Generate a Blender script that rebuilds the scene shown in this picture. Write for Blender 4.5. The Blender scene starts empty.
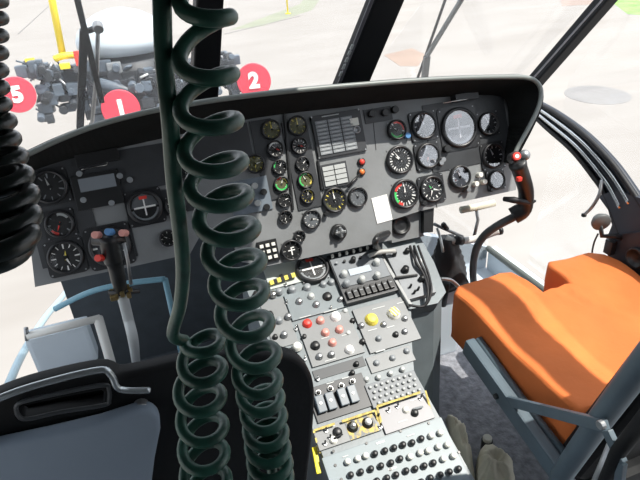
import bpy, bmesh, math, random
from mathutils import Vector as V, Matrix, noise
random.seed(7)
sc = bpy.context.scene
COL = sc.collection
D = math.pi/180
PI = math.pi

# ------------------------------------------------------------------ camera
CAM = V((-.40, .20, 1.44)); YAW, PIT, ROL, FPX = 17.5*D, 29*D, 4.3*D, 538.0
def cam_axes():
    r = V((math.cos(YAW), -math.sin(YAW), 0))
    F = V((math.sin(YAW)*math.cos(PIT), math.cos(YAW)*math.cos(PIT), -math.sin(PIT)))
    u = V((math.sin(YAW)*math.sin(PIT), math.cos(YAW)*math.sin(PIT), math.cos(PIT)))
    c, s = math.cos(ROL), math.sin(ROL)
    return r*c - u*s, u*c + r*s, F
RX, UX, FX = cam_axes()
cd = bpy.data.cameras.new('camera'); cam = bpy.data.objects.new('camera', cd); COL.objects.link(cam)
cd.sensor_width = 36; cd.lens = FPX/640*36; cd.clip_start = .02; cd.clip_end = 500
cam.matrix_world = Matrix(((RX.x, UX.x, -FX.x, CAM.x), (RX.y, UX.y, -FX.y, CAM.y), (RX.z, UX.z, -FX.z, CAM.z), (0, 0, 0, 1)))
sc.camera = cam

def ray(x, y): return FX + RX*((x-320)/FPX) - UX*((y-240)/FPX)
def on(x, y, P, n):
    d = ray(x, y); P = V(P); n = V(n)
    return CAM + d*((P-CAM).dot(n)/d.dot(n))
def dep(x, y, d): return CAM + ray(x, y)*d
def atX(x, y, X): return on(x, y, (X, 0, 0), (1, 0, 0))
def atY(x, y, Y): return on(x, y, (0, Y, 0), (0, 1, 0))
def atZ(x, y, Z): return on(x, y, (0, 0, Z), (0, 0, 1))
def fdepth(P): return (V(P)-CAM).dot(FX)

class Frame:                      # a working plane: panel face, console top, windscreen
    def __init__(s, o, ex, ey):
        s.o = V(o); s.ex = V(ex).normalized(); s.ey = V(ey).normalized(); s.ez = s.ex.cross(s.ey).normalized()
    def uv(s, x, y, c=0.0):
        p = on(x, y, s.o + s.ez*c, s.ez) - s.o
        return p.dot(s.ex), p.dot(s.ey)
    def w(s, u, v, c=0.0): return s.o + s.ex*u + s.ey*v + s.ez*c
    def px(s, x, y, c=0.0):
        u, v = s.uv(x, y, c); return s.w(u, v, c)
    def mat(s, P=None, rot=0):
        P = s.o if P is None else P
        ex = s.ex*math.cos(rot) + s.ey*math.sin(rot); ey = s.ey*math.cos(rot) - s.ex*math.sin(rot)
        return Matrix(((ex.x, ey.x, s.ez.x, P.x), (ex.y, ey.y, s.ez.y, P.y), (ex.z, ey.z, s.ez.z, P.z), (0, 0, 0, 1)))
T = 23*D; S = 27*D
PAN = Frame((0, 1.5, .72), (1, 0, 0), (0, math.sin(T), math.cos(T)))
CON = Frame((0, 1.42, .56), (1, 0, 0), (0, math.cos(S), math.sin(S)))
WIN = Frame((0, 2.05, .85), (1, 0, 0), (0, -.5, .87))

# ------------------------------------------------------------------ materials
MATS = {}
def mat(name, col, rough=.5, metal=0., var=.0, vscale=20., bump=0., bscale=80., spec=.5, coat=0.):
    if name in MATS: return MATS[name]
    m = bpy.data.materials.new(name); m.use_nodes = True
    nt = m.node_tree; b = nt.nodes['Principled BSDF']
    b.inputs['Base Color'].default_value = (*col, 1); b.inputs['Roughness'].default_value = rough
    b.inputs['Metallic'].default_value = metal; b.inputs['Specular IOR Level'].default_value = spec
    b.inputs['Coat Weight'].default_value = coat
    tc = nt.nodes.new('ShaderNodeTexCoord')
    if var:
        n = nt.nodes.new('ShaderNodeTexNoise'); n.inputs['Scale'].default_value = vscale; n.inputs['Detail'].default_value = 6
        nt.links.new(tc.outputs['Object'], n.inputs['Vector'])
        r = nt.nodes.new('ShaderNodeValToRGB'); r.color_ramp.elements[0].position = .3; r.color_ramp.elements[1].position = .7
        r.color_ramp.elements[0].color = (*[max(0, c*(1-var)) for c in col], 1)
        r.color_ramp.elements[1].color = (*[min(1, c*(1+var)) for c in col], 1)
        nt.links.new(n.outputs['Fac'], r.inputs['Fac']); nt.links.new(r.outputs['Color'], b.inputs['Base Color'])
    if bump:
        n = nt.nodes.new('ShaderNodeTexNoise'); n.inputs['Scale'].default_value = bscale; n.inputs['Detail'].default_value = 4
        nt.links.new(tc.outputs['Object'], n.inputs['Vector'])
        bp = nt.nodes.new('ShaderNodeBump'); bp.inputs['Strength'].default_value = bump; bp.inputs['Distance'].default_value = .01
        nt.links.new(n.outputs['Fac'], bp.inputs['Height']); nt.links.new(bp.outputs['Normal'], b.inputs['Normal'])
    MATS[name] = m; return m
def glass(name, ior=1.45, dirt=0., tint=(1, 1, 1)):
    if name in MATS: return MATS[name]
    m = bpy.data.materials.new(name); m.use_nodes = True; nt = m.node_tree; nt.nodes.clear()
    out = nt.nodes.new('ShaderNodeOutputMaterial'); tr = nt.nodes.new('ShaderNodeBsdfTransparent'); tr.inputs[0].default_value = (*tint, 1)
    gl = nt.nodes.new('ShaderNodeBsdfGlossy'); gl.inputs['Roughness'].default_value = .03
    fr = nt.nodes.new('ShaderNodeFresnel'); fr.inputs[0].default_value = ior
    ge = nt.nodes.new('ShaderNodeNewGeometry'); mr = nt.nodes.new('ShaderNodeMapRange')   # same reflectance from both faces of a pane
    mr.inputs['To Min'].default_value = ior; mr.inputs['To Max'].default_value = 1/ior
    nt.links.new(ge.outputs['Backfacing'], mr.inputs['Value']); nt.links.new(mr.outputs[0], fr.inputs[0])
    mx = nt.nodes.new('ShaderNodeMixShader'); nt.links.new(fr.outputs[0], mx.inputs[0])
    first = tr
    if dirt:
        di = nt.nodes.new('ShaderNodeBsdfTranslucent'); di.inputs[0].default_value = (.9, .9, .9, 1)
        m2 = nt.nodes.new('ShaderNodeMixShader'); m2.inputs[0].default_value = dirt
        nt.links.new(tr.outputs[0], m2.inputs[1]); nt.links.new(di.outputs[0], m2.inputs[2]); first = m2
    nt.links.new(first.outputs[0], mx.inputs[1]); nt.links.new(gl.outputs[0], mx.inputs[2]); nt.links.new(mx.outputs[0], out.inputs[0])
    MATS[name] = m; return m
PANEL = mat('panel_grey', (.19, .20, .205), .5, var=.12, vscale=9, bump=.05)
PLATE = mat('plate_dark', (.035, .038, .042), .45, var=.15)
BLACK = mat('instrument_black', (.012, .013, .014), .4)
BEZEL = mat('bezel_black', (.02, .021, .023), .35)
HOOD = mat('hood_black', (.009, .010, .010), .85, spec=.2, var=.2, bump=.15, bscale=200)
RIM = mat('hood_rim', (.10, .115, .11), .35)
CONS = mat('console_blue_grey', (.15, .178, .192), .45, var=.10, vscale=12, bump=.04)
CONSL = mat('console_light_grey', (.17, .18, .185), .45, var=.08, vscale=14)
WHITE = mat('mark_white', (.8, .8, .78), .5)
CREAM = mat('cap_cream', (.72, .72, .66), .4)
GREYM = mat('lamp_cap_grey', (.23, .25, .265), .45)
GREYL = mat('lamp_cap_light', (.42, .44, .435), .45)
GREEN = mat('mark_green', (.05, .55, .12), .5)
YEL = mat('mark_yellow', (.75, .62, .10), .5)
OLIVE = mat('dial_olive', (.085, .085, .035), .5)
RED = mat('mark_red', (.7, .05, .035), .45)
PINK = mat('cap_pink', (.62, .28, .24), .4)
BLUE = mat('cap_blue', (.08, .22, .45), .4)
SILV = mat('bright_metal', (.62, .62, .60), .28, 1.)
STEEL = mat('worn_steel', (.33, .34, .35), .4, .8, var=.2)
GDIAL = mat('dial_grey', (.10, .11, .12), .5)
GLS = glass('instrument_glass', 1.35)
GLH = glass('glossy_instrument_glass', 3.6, tint=(.9, .9, .95))
CORD = mat('cord_green', (.016, .078, .056), .42, bump=.06, bscale=150, coat=.08, var=.3, vscale=60)
CORDK = mat('cord_black_green', (.006, .012, .011), .3, bump=.05, bscale=150, coat=.1)
ORANGE = mat('orange_fabric', (.66, .165, .035), .8, var=.10, vscale=6, bump=.25, bscale=22)
SHELL = mat('seat_shell_black', (.007, .008, .009), .6, spec=.25, bump=.06)
COVER = mat('cover_blue_grey', (.20, .25, .31), .75, var=.12, vscale=5, bump=.15, bscale=12)
BGREY = mat('frame_blue_grey', (.085, .12, .145), .45, var=.12, vscale=15)
NAVY = mat('door_navy_grey', (.028, .035, .05), .5, var=.1)
PALE = mat('pale_blue_paint', (.56, .63, .69), .5, var=.06, vscale=6)
FLOORM = mat('floor_grey', (.25, .26, .29), .8, var=.35, vscale=38, bump=.5, bscale=60)
CLOTH = mat('cloth_khaki', (.68, .65, .53), .9, var=.1, vscale=25, bump=.12, bscale=60)
ROOFM = mat('roof_lining', (.07, .075, .08), .8)
RUB = mat('rubber_black', (.012, .012, .014), .6, bump=.2, bscale=30)

# ------------------------------------------------------------------ mesh builder
class G:
    def __init__(s): s.v = []; s.f = []; s.m = []; s.sm = []; s.mats = []
    def mi(s, m):
        if m not in s.mats: s.mats.append(m)
        return s.mats.index(m)
    def add(s, vs, fs, m, smooth=False, M=None):
        o = len(s.v); s.v += [(M @ V(p)) if M else V(p) for p in vs]; k = s.mi(m)
        for f in fs: s.f.append([i+o for i in f]); s.m.append(k); s.sm.append(smooth)
        return s
    def box(s, c, d, m, M=None, bev=0.):
        c = V(c); x, y, z = d[0]/2, d[1]/2, d[2]/2
        bm = bmesh.new(); bmesh.ops.create_cube(bm, size=1)
        for v in bm.verts: v.co = V((v.co.x*d[0], v.co.y*d[1], v.co.z*d[2])) + c
        if bev: bmesh.ops.bevel(bm, geom=bm.edges[:], offset=min(bev, min(d)*.45), segments=2, affect='EDGES', profile=.7)
        bm.verts.ensure_lookup_table()
        s.add([v.co.copy() for v in bm.verts], [[v.index for v in f.verts] for f in bm.faces], m, False, M); bm.free(); return s
    def lathe(s, prof, m, M=None, seg=28, smooth=True, cap=True):
        vs = []; fs = []; n = len(prof)
        for r, z in prof:
            for k in range(seg): a = 2*PI*k/seg; vs.append((r*math.cos(a), r*math.sin(a), z))
        for i in range(n-1):
            for k in range(seg):
                k2 = (k+1) % seg; fs.append([i*seg+k, i*seg+k2, (i+1)*seg+k2, (i+1)*seg+k])
        if cap:
            if prof[0][0] > 1e-5: fs.append([k for k in range(seg)][::-1])
            if prof[-1][0] > 1e-5: fs.append([(n-1)*seg+k for k in range(seg)])
        return s.add(vs, fs, m, smooth, M)
    def cyl(s, r, z0, z1, m, M=None, seg=24, bev=0.):
        b = bev or min(r, abs(z1-z0))*.12
        return s.lathe([(r, z0), (r, z1-b), (r-b, z1), (0.0001, z1)], m, M, seg, False)
    def tube(s, pts, rad, m, seg=12, closed=False, flat=1., M=None):
        pts = [V(p) for p in pts]; n = len(pts); R = rad if isinstance(rad, (list, tuple)) else [rad]*n
        vs = []; fs = []; nrm = None
        for i, p in enumerate(pts):
            t = (pts[min(i+1, n-1)] - pts[max(i-1, 0)])
            if t.length < 1e-9: t = V((0, 0, 1))
            t.normalize()
            if nrm is None: nrm = t.orthogonal().normalized()
            nrm = (nrm - t*nrm.dot(t)); nrm = nrm.normalized() if nrm.length > 1e-6 else t.orthogonal().normalized()
            b = t.cross(nrm)
            for k in range(seg):
                a = 2*PI*k/seg; vs.append(p + nrm*(R[i]*math.cos(a)) + b*(R[i]*flat*math.sin(a)))
        for i in range(n-1):
            for k in range(seg):
                k2 = (k+1) % seg; fs.append([i*seg+k, i*seg+k2, (i+1)*seg+k2, (i+1)*seg+k])
        fs.append(list(range(seg))[::-1]); fs.append([(n-1)*seg+k for k in range(seg)])
        return s.add(vs, fs, m, True, M)
    def bar(s, a, b, w, h, m, up=(0, 0, 1), bev=.002):
        a = V(a); b = V(b); t = (b-a); L = t.length; t.normalize(); sd = t.cross(V(up)).normalized(); n = sd.cross(t)
        M = Matrix(((t.x, sd.x, n.x, 0), (t.y, sd.y, n.y, 0), (t.z, sd.z, n.z, 0), (0, 0, 0, 1))); c = (a+b)/2; M.translation = c
        return s.box((0, 0, 0), (L, w, h), m, M, bev)
    def prism(s, poly, ext, m, smooth=False):      # poly: world points, ext: extrusion vector
        n = len(poly); e = V(ext)
        vs = [V(p) for p in poly] + [V(p)+e for p in poly]
        fs = [list(range(n)), list(range(2*n-1, n-1, -1))] + [[i, n+i, n+(i+1) % n, (i+1) % n] for i in range(n)]
        return s.add(vs, fs, m, smooth)
    def disc(s, r, z, m, seg=32, cx=0, cy=0, M=None):
        return s.add([(cx+r*math.cos(2*PI*k/seg), cy+r*math.sin(2*PI*k/seg), z) for k in range(seg)], [list(range(seg))], m, False, M)
    def arc(s, r0, r1, a0, a1, z, m, M=None):      # angles in degrees clockwise from twelve
        n = max(2, int(abs(a1-a0)/10)); vs = []
        for i in range(n+1):
            a = (90-(a0+(a1-a0)*i/n))*D
            vs += [(r0*math.cos(a), r0*math.sin(a), z), (r1*math.cos(a), r1*math.sin(a), z)]
        return s.add(vs, [[2*i, 2*i+1, 2*i+3, 2*i+2] for i in range(n)], m, False, M)
    def link(s, name, parent=None, M=None, recalc=True):
        me = bpy.data.meshes.new(name); off = V((0, 0, 0))
        if parent is not None and M is None: off = wpos(parent)
        me.from_pydata([tuple(p-off) for p in s.v], [], s.f)
        for m in s.mats: me.materials.append(m)
        for p, k, q in zip(me.polygons, s.m, s.sm): p.material_index = k; p.use_smooth = q
        if recalc:
            bm = bmesh.new(); bm.from_mesh(me); bmesh.ops.recalc_face_normals(bm, faces=bm.faces[:]); bm.to_mesh(me); bm.free()
        me.update()
        o = bpy.data.objects.new(name, me); COL.objects.link(o)
        if parent is not None: o.parent = parent
        if M is not None:
            W[o] = M
            o.matrix_basis = (wmat(parent).inverted() @ M) if parent is not None else M
        return o
W = {}
def wmat(o):
    if o in W: return W[o]
    return (wmat(o.parent) if o.parent else Matrix()) @ o.matrix_basis
def wpos(o): return wmat(o).translation.copy()
def thing(name, loc, label, cat, group=None):
    o = bpy.data.objects.new(name, None); COL.objects.link(o); o.location = loc; o.empty_display_size = .05
    return tag(o, label, cat, group)
def tag(o, label, cat, group=None):
    o['label'] = label; o['category'] = cat
    if group: o['group'] = group
    return o
def struct(g, name):
    o = g.link(name); o['kind'] = 'structure'; return o
def lab(o, t): o['label'] = t; return o
def text_mesh(ch, size, depth, bold=.02):
    c = bpy.data.curves.new('digit', 'FONT'); c.body = ch; c.size = size; c.extrude = depth; c.offset = bold*size
    c.align_x = 'CENTER'; c.align_y = 'CENTER'
    o = bpy.data.objects.new('digit', c); COL.objects.link(o)
    dg = bpy.context.evaluated_depsgraph_get(); me = bpy.data.meshes.new_from_object(o.evaluated_get(dg))
    bpy.data.objects.remove(o); return me
def spline(pts, n=8):                      # Catmull-Rom through points
    P = [V(p) for p in pts]; out = []
    for i in range(len(P)-1):
        a, b, c, d = P[max(i-1, 0)], P[i], P[i+1], P[min(i+2, len(P)-1)]
        for k in range(n):
            t = k/n
            out.append(.5*((2*b) + (c-a)*t + (2*a-5*b+4*c-d)*t*t + (-a+3*b-3*c+d)*t*t*t))
    out.append(P[-1]); return out
def resample(P, n):
    L = [0]
    for a, b in zip(P, P[1:]): L.append(L[-1] + (b-a).length)
    out = []; j = 0
    for i in range(n):
        s_ = L[-1]*i/(n-1)
        while j < len(L)-2 and L[j+1] < s_: j += 1
        out.append(P[j].lerp(P[j+1], (s_-L[j])/max(1e-9, L[j+1]-L[j])))
    return out

# ------------------------------------------------------------------ instrument panel
panel = thing('instrument_panel', (0, 1.5, .72), 'wide grey cockpit instrument panel full of round gauges under the black hood', 'instrument panel')
PX = [(22, 172), (60, 158), (160, 137), (240, 118), (330, 106), (400, 98), (470, 92), (512, 92), (520, 130), (516, 190), (420, 211), (392, 220), (392, 240),
      (330, 253), (268, 266), (240, 262), (232, 230), (200, 236), (190, 254), (130, 267), (35, 287)]
g = G(); g.prism([PAN.px(*p) for p in PX], -PAN.ez*.05, PANEL)
g.link('panel_board', panel)

def pscale(fr, x, y, c=0): return fdepth(fr.px(x, y, c))/FPX
def plate(fr, root, x, y, wpx, hpx, m, name='plate', c=.004, rot=0, z0=-.001, label=None, bev=.001):
    k = pscale(fr, x, y)
    g = G(); g.box((0, 0, (c+z0)/2), (wpx*k, hpx*k, c-z0), m, None, bev)
    o = g.link(name, root, fr.mat(fr.px(x, y), rot))
    if label: lab(o, label)
    return o
SCREW = None
def screws(fr, root, x, y, wpx, hpx, c=.004):
    k = pscale(fr, x, y); P = fr.px(x, y)
    g = G()
    for sx in (-1, 1):
        for sy in (-1, 1):
            Q = Matrix.Translation((sx*wpx*k/2, sy*hpx*k/2, c))
            g.cyl(.0026, -.001, .0015, STEEL, Q, 10)
    return g.link('screws', root, fr.mat(P))

def gauge(fr, root, x, y, r, face=BLACK, ticks=12, needles=((40, .8, WHITE),), arcs=(), square=False, gl=GLS, label=None, special=None, tick=WHITE, knob=False, base=0.0, tl=.22):
    k = pscale(fr, x, y); R = r*k; P = fr.px(x, y) + fr.ez*base
    M = fr.mat(P); h = .015; zz = .0067
    g = G()
    if square:
        s_ = R*1.14; n = 8; pts = []
        for cx, cy, a0 in ((1, 1, 0), (-1, 1, 90), (-1, -1, 180), (1, -1, 270)):
            for i in range(4):
                a = (a0 + 30*i)*D; q = s_*.22
                pts.append((cx*(s_-q)+q*math.cos(a), cy*(s_-q)+q*math.sin(a), 0))
        g.prism(pts, (0, 0, .006), BEZEL)
        for sx in (-1, 1):
            for sy in (-1, 1): g.cyl(.0022, .005, .0075, STEEL, Matrix.Translation((sx*s_*.86, sy*s_*.86, 0)), 8)
    g.lathe([(R*1.06, -.002), (R*1.06, h*.8), (R*1.0, h), (R*.90, h), (R*.86, h*.5)], BEZEL, None, 32, True, False)
    if not square:
        for q in range(4):
            a = (45+90*q)*D; g.cyl(.0018, -.001, .003, STEEL, Matrix.Translation((R*1.16*math.cos(a), R*1.16*math.sin(a), 0)), 8)
    if knob: g.cyl(R*.2, 0, .018, BLACK, Matrix.Translation((-R*.95, -R*.95, 0)), 14)
    o = g.link('gauge', root, M)
    if label: lab(o, label)
    rd = R*.87; d = G(); d.disc(rd, zz, face)
    z = zz+.0004
    if special == 'adi':
        d.add([(-rd, 0, 0), (rd, 0, 0), (rd*.7, rd*.7, 0), (0, rd, 0), (-rd*.7, rd*.7, 0)], [[0, 1, 2, 3, 4]], GDIAL, False, Matrix.Translation((0, 0, zz+.0001)) @ Matrix.Scale(.98, 4))
        d.box((0, 0, z), (rd*1.5, rd*.13, .0006), WHITE); d.box((0, 0, z), (rd*.10, rd*1.2, .0008), WHITE)
        d.box((0, rd*.68, z+.0005), (rd*.55, rd*.22, .0006), RED)
        d.arc(rd*.82, rd*.96, 100, 260, z, GREYM)
    elif special == 'compass':
        d.arc(rd*.62, rd*.95, 0, 360, z, BLACK)
        d.box((0, 0, z), (rd*.8, rd*.12, .0006), WHITE); d.box((0, -rd*.1, z), (rd*.14, rd*.9, .0006), WHITE); d.box((rd*.2, rd*.3, z), (rd*.3, rd*.12, .0006), WHITE)
    for i in range(ticks):
        a = i*360/ticks; w_ = 7 if i % 3 == 0 else 4
        d.arc(rd*(1-tl-(.08 if i % 3 == 0 else 0)), rd*.96, a-w_/2, a+w_/2, z, tick)
    for a0, a1, m in arcs: d.arc(rd*.76, rd*.97, a0, a1, z+.0003, m)
    d.link('dial', o, M)
    for a, ln, m in needles:
        n = G(); q = a*D; dx, dy = math.sin(q), math.cos(q); px_, py_ = -dy, dx; w_ = rd*.09
        n.prism([(dx*rd*ln, dy*rd*ln, z+.0012), (px_*w_, py_*w_, z+.0012), (-dx*rd*.22, -dy*rd*.22, z+.0012), (-px_*w_, -py_*w_, z+.0012)], (0, 0, .0008), m)
        n.cyl(rd*.14, z, z+.0026, BLACK, None, 12)
        n.link('needle', o, M)
    gg = G(); gg.lathe([(R*.89, .0112), (R*.6, .0122), (R*.3, .0127), (.0002, .0129)], gl, None, 28, True, False)
    gg.link('glass', o, M, recalc=False)
    return o

# sub panels on the board (dark plates under the centre gauges, behind the cords)
plate(PAN, panel, 268, 160, 22, 80, PLATE, 'gauge_plate'); plate(PAN, panel, 302, 165, 26, 88, PLATE, 'gauge_plate')
plate(PAN, panel, 222, 145, 58, 36, PLATE, 'blank_plate', .003)
plate(PAN, panel, 250, 196, 40, 34, mat('plate_blue_grey', (.14, .17, .20), .45, var=.1), 'selector_plate', .005, label='blue grey selector plate')
for x, y, m in ((243, 190, GREYL), (254, 186, GREYL), (263, 192, BLACK), (244, 203, BLACK), (257, 203, GREYL), (266, 207, BLACK)):
    k = pscale(PAN, x, y); G().cyl(3.2*k, .004, .016, m, None, 14).link('knob', panel, PAN.mat(PAN.px(x, y)))
plate(PAN, panel, 60, 208, 58, 112, PLATE, 'gauge_plate', .003)
plate(PAN, panel, 130, 170, 150, 42, PLATE, 'upper_plate', .0025); plate(PAN, panel, 164, 203, 60, 26, PLATE, 'side_plate', .0022); plate(PAN, panel, 108, 247, 52, 30, PLATE, 'lower_plate', .0022)
# left pilot group
GW = ((-20, .8, WHITE),)
gauge(PAN, panel, 50, 187, 16, ticks=10, needles=((-12, .75, GREYL),), tick=GREYM, square=True, label='dim grey marked airspeed dial', tl=.3)
gauge(PAN, panel, 60, 224, 13, face=BLACK, ticks=8, needles=((205, .7, RED),), arcs=((195, 240, RED), (0, 60, GREYL)), tick=GREYM, square=True, label='dial with red sector at lower left')
gauge(PAN, panel, 66, 257, 16, ticks=12, needles=((10, .5, YEL), (160, .75, WHITE)), square=True, label='lowest left dial with white numerals ring', tl=.3)
gauge(PAN, panel, 145, 207, 16, special='adi', ticks=0, needles=(), square=True, label='square attitude indicator with white cross bars and red flag')
gauge(PAN, panel, 176, 205, 10, ticks=10, needles=((30, .7, YEL),), arcs=((20, 90, GREEN),))
gauge(PAN, panel, 180, 168, 10, ticks=10, needles=((80, .7, WHITE),))
gauge(PAN, panel, 168, 238, 8, ticks=8, needles=((-60, .7, WHITE),))
# slit screen and box at the left top
k = pscale(PAN, 97, 188)
o = plate(PAN, panel, 98, 190, 44, 34, BLACK, 'display_unit', .012, label='black rectangular display with pale upper strip')
G().box((0, 0, 0), (34*k, 13*k, .002), mat('display_pale', (.20, .225, .25), .25)).link('display_strip', o, PAN.mat(PAN.px(98, 183)+PAN.ez*.013))
for x, y in ((80, 174), (84, 200), (112, 203), (120, 176), (130, 180)):
    G().cyl(3*pscale(PAN, x, y), 0, .014, GREYM, None, 12).link('knob', panel, PAN.mat(PAN.px(x, y)))
o = plate(PAN, panel, 98, 158, 40, 12, BLACK, 'card_holder', .02, rot=.02, label='black card holder with bright wire clip')
G().tube(spline([PAN.px(78, 160, .024), PAN.px(95, 157, .024), PAN.px(103, 154, .026), PAN.px(104, 149, .026)], 5), .0012, SILV, 6).link('wire_clip', o)
# round navigation dial behind the left stick
gauge(PAN, panel, 110, 246, 19, face=PLATE, ticks=12, needles=((15, .8, YEL), (120, .6, BLUE)), square=True, label='large navigation dial behind the left stick')
# centre two columns of small engine gauges
gauge(PAN, panel, 271, 130, 9.5, face=OLIVE, ticks=10, tick=YEL, needles=((0, .8, YEL),))
gauge(PAN, panel, 297, 126, 9.5, face=OLIVE, ticks=10, tick=YEL, needles=((0, .8, YEL),))
gauge(PAN, panel, 275, 149, 8, ticks=10, needles=((120, .7, RED), (-40, .7, WHITE)), arcs=((-60, 30, WHITE),))
gauge(PAN, panel, 299, 146, 8, ticks=12, needles=((110, .7, RED),), tl=.35)
gauge(PAN, panel, 255, 164, 9, face=OLIVE, ticks=8, tick=YEL, needles=((80, .8, CREAM), (190, .6, YEL)))
gauge(PAN, panel, 279, 167, 7, ticks=6, needles=((35, .9, WHITE),), arcs=((-90, -30, GREEN),))
gauge(PAN, panel, 302, 164, 7, ticks=6, needles=((50, .9, WHITE),))
gauge(PAN, panel, 281, 184, 7.5, face=OLIVE, ticks=8, needles=((20, .8, CREAM),), arcs=((100, 280, GREEN), (20, 90, YEL), (-40, 10, RED)))
gauge(PAN, panel, 305, 180, 8, face=OLIVE, ticks=8, needles=((-25, .8, CREAM),), arcs=((-150, 20, GREEN), (30, 140, YEL)))
gauge(PAN, panel, 284, 200, 7, ticks=6, needles=((75, .9, WHITE),))
gauge(PAN, panel, 307, 196, 7, ticks=10, tick=YEL, needles=((15, .8, CREAM),), arcs=((20, 140, YEL),))
gauge(PAN, panel, 285, 217, 6.5, ticks=6, needles=((200, .7, WHITE),))
gauge(PAN, panel, 311, 219, 9, face=GDIAL, ticks=10, needles=((100, .7, WHITE),))
gauge(PAN, panel, 299, 236, 5.5, ticks=6, needles=((-60, .7, WHITE),))
gauge(PAN, panel, 334, 200, 12, face=BLACK, ticks=14, tick=YEL, needles=((-5, .9, WHITE),), arcs=((180, 260, OLIVE),), label='larger dial with yellow marks and white needle', knob=True)
gauge(PAN, panel, 357, 197, 9.5, face=GDIAL, ticks=14, tick=GREYM, needles=((-20, .6, GREYM),))
gauge(PAN, panel, 291, 250, 10, special='compass', ticks=8, needles=(), label='small compass card dial')
# nine button block
k = pscale(PAN, 268, 250)
o = plate(PAN, panel, 268, 251, 20, 22, BLACK, 'button_block', .008, rot=.0, label='square block of nine white push buttons')
for i in range(3):
    for j in range(3):
        G().box((0, 0, .002), (3.6*k, 3.2*k, .006), CREAM, None, .0005).link('button', o, PAN.mat(PAN.w(PAN.uv(268, 251)[0]+(i-1)*6*k, PAN.uv(268, 251)[1]+(j-1)*6.2*k, .008)))
# silver selector knob with cross
o = G().lathe([(.024, 0), (.024, .01), (.02, .014), (.02, .014)], BLACK).cyl(.012, .01, .022, GREYM).box((0, 0, .024), (.032, .008, .008), SILV, None, .002).box((0, 0, .024), (.008, .032, .008), SILV, None, .002).link('selector_knob', panel, PAN.mat(PAN.px(338, 232))); lab(o, 'silver cross shaped selector knob')
# annunciator panel
k = pscale(PAN, 338, 135); P0 = PAN.px(338.5, 134); W_, H_ = 52*k, 42*k
ann = G().box((0, 0, .004), (W_, H_, .01), PLATE, None, .001).link('warning_light_panel', panel, PAN.mat(P0)); lab(ann, 'grid of twenty seven unlit grey caption lamps')
U0, V0 = PAN.uv(338.5, 134)
for i in range(3):
    for j in range(9):
        G().box((0, 0, 0), (12.2*k, 3.1*k, .004), GREYM, None, .0004).box((0, 0, .0021), (8*k, .7*k, .0003), mat('caption_mark', (.42, .44, .45), .5)).link('caption_lamp', ann, PAN.mat(PAN.w(U0+(i-1.28)*13.4*k, V0+(4-j)*3.75*k-1.2*k, .010)))
G().box((0, 0, 0), (9*k, 7.5*k, .004), CREAM, None, .0004).link('test_lamp', ann, PAN.mat(PAN.w(U0+17.5*k, V0+8.8*k, .010)))
G().lathe([(4*k, 0), (4*k, .004), (2.6*k, .005), (2.4*k, .001)], STEEL).link('push_knob', ann, PAN.mat(PAN.w(U0+18.5*k, V0+1*k, .009)))
G().box((0, 0, 0), (18*k, .9*k, .0006), GREYL).link('title_mark', ann, PAN.mat(PAN.w(U0-6*k, V0+19*k, .0093)))
# second caption block, pale caps
P1 = PAN.uv(334, 175); k = pscale(PAN, 334, 175)
an2 = G().box((0, 0, .004), (28*k, 24*k, .01), PLATE, None, .001).link('caption_block', panel, PAN.mat(PAN.w(*P1))); lab(an2, 'small block of eight pale caption lamps')
for i in range(2):
    for j in range(4):
        G().box((0, 0, 0), (11.5*k, 4.2*k, .005), GREYL, None, .0005).link('caption_lamp', an2, PAN.mat(PAN.w(P1[0]+(i-.5)*12.4*k, P1[1]+(1.5-j)*5*k, .010)))
for x, y, m in ((361, 162, RED), (361, 172, mat('lamp_orange', (.75, .2, .05), .3))):
    k = pscale(PAN, x, y)
    o = G().lathe([(4*k, 0), (4*k, .006), (3*k, .007), (.0002, .007)], BEZEL).link('indicator_lamp', panel, PAN.mat(PAN.px(x, y)))
    G().lathe([(2.8*k, .005), (2.6*k, .010), (1.4*k, .0125), (.0002, .013)], m).link('lens', o, PAN.mat(PAN.px(x, y)))
G().tube([PAN.px(360, 174, .012), PAN.px(353, 181, .02), PAN.px(348, 187, .02)], [.003, .004, .0045], BLACK).link('toggle_lever', panel)
# plate over and around the right group
plate(PAN, panel, 378, 115, 30, 14, PLATE, 'blank_plate', .002)
for x, y in ((371, 114), (384, 113), (394, 110)):
    G().cyl(3.6*pscale(PAN, x, y), 0, .014, BLACK, None, 14).link('knob', panel, PAN.mat(PAN.px(x, y)))
plate(PAN, panel, 468, 132, 92, 66, PLATE, 'gauge_plate', .003, z0=0)
gauge(PAN, panel, 396, 130, 9.5, ticks=10, needles=((-60, .6, WHITE),), arcs=((-20, 100, RED), (140, 250, GREEN)), label='dial with red upper arc and green lower arc')
G().cyl(3*pscale(PAN, 406, 136), 0, .016, BLUE, None, 14).link('blue_knob', panel, PAN.mat(PAN.px(406, 136)))
gauge(PAN, panel, 423, 126, 13, ticks=12, needles=GW, square=True, gl=GLH)
gauge(PAN, panel, 458, 128, 19, face=GDIAL, ticks=0, needles=(), special='adi', square=True, gl=GLH, label='largest instrument, glass reflecting pale sky', knob=True)
gauge(PAN, panel, 487, 124, 11, ticks=12, needles=GW, square=True, gl=GLH)
gauge(PAN, panel, 399, 160, 13.5, ticks=24, needles=((-30, .8, WHITE), (-50, .55, WHITE)), square=False, label='black dial with fine white scale')
gauge(PAN, panel, 427, 156, 12, face=GDIAL, ticks=8, needles=((200, .6, PINK),), square=True, gl=GLH)
gauge(PAN, panel, 492, 156, 12, ticks=12, needles=GW, square=True, gl=GLH)
gauge(PAN, panel, 404, 194, 14, ticks=20, needles=((5, .7, WHITE),), arcs=((230, 290, GREEN), (295, 350, RED), (200, 228, RED)), label='dial with red and green arc on its left', tl=.3)
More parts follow.
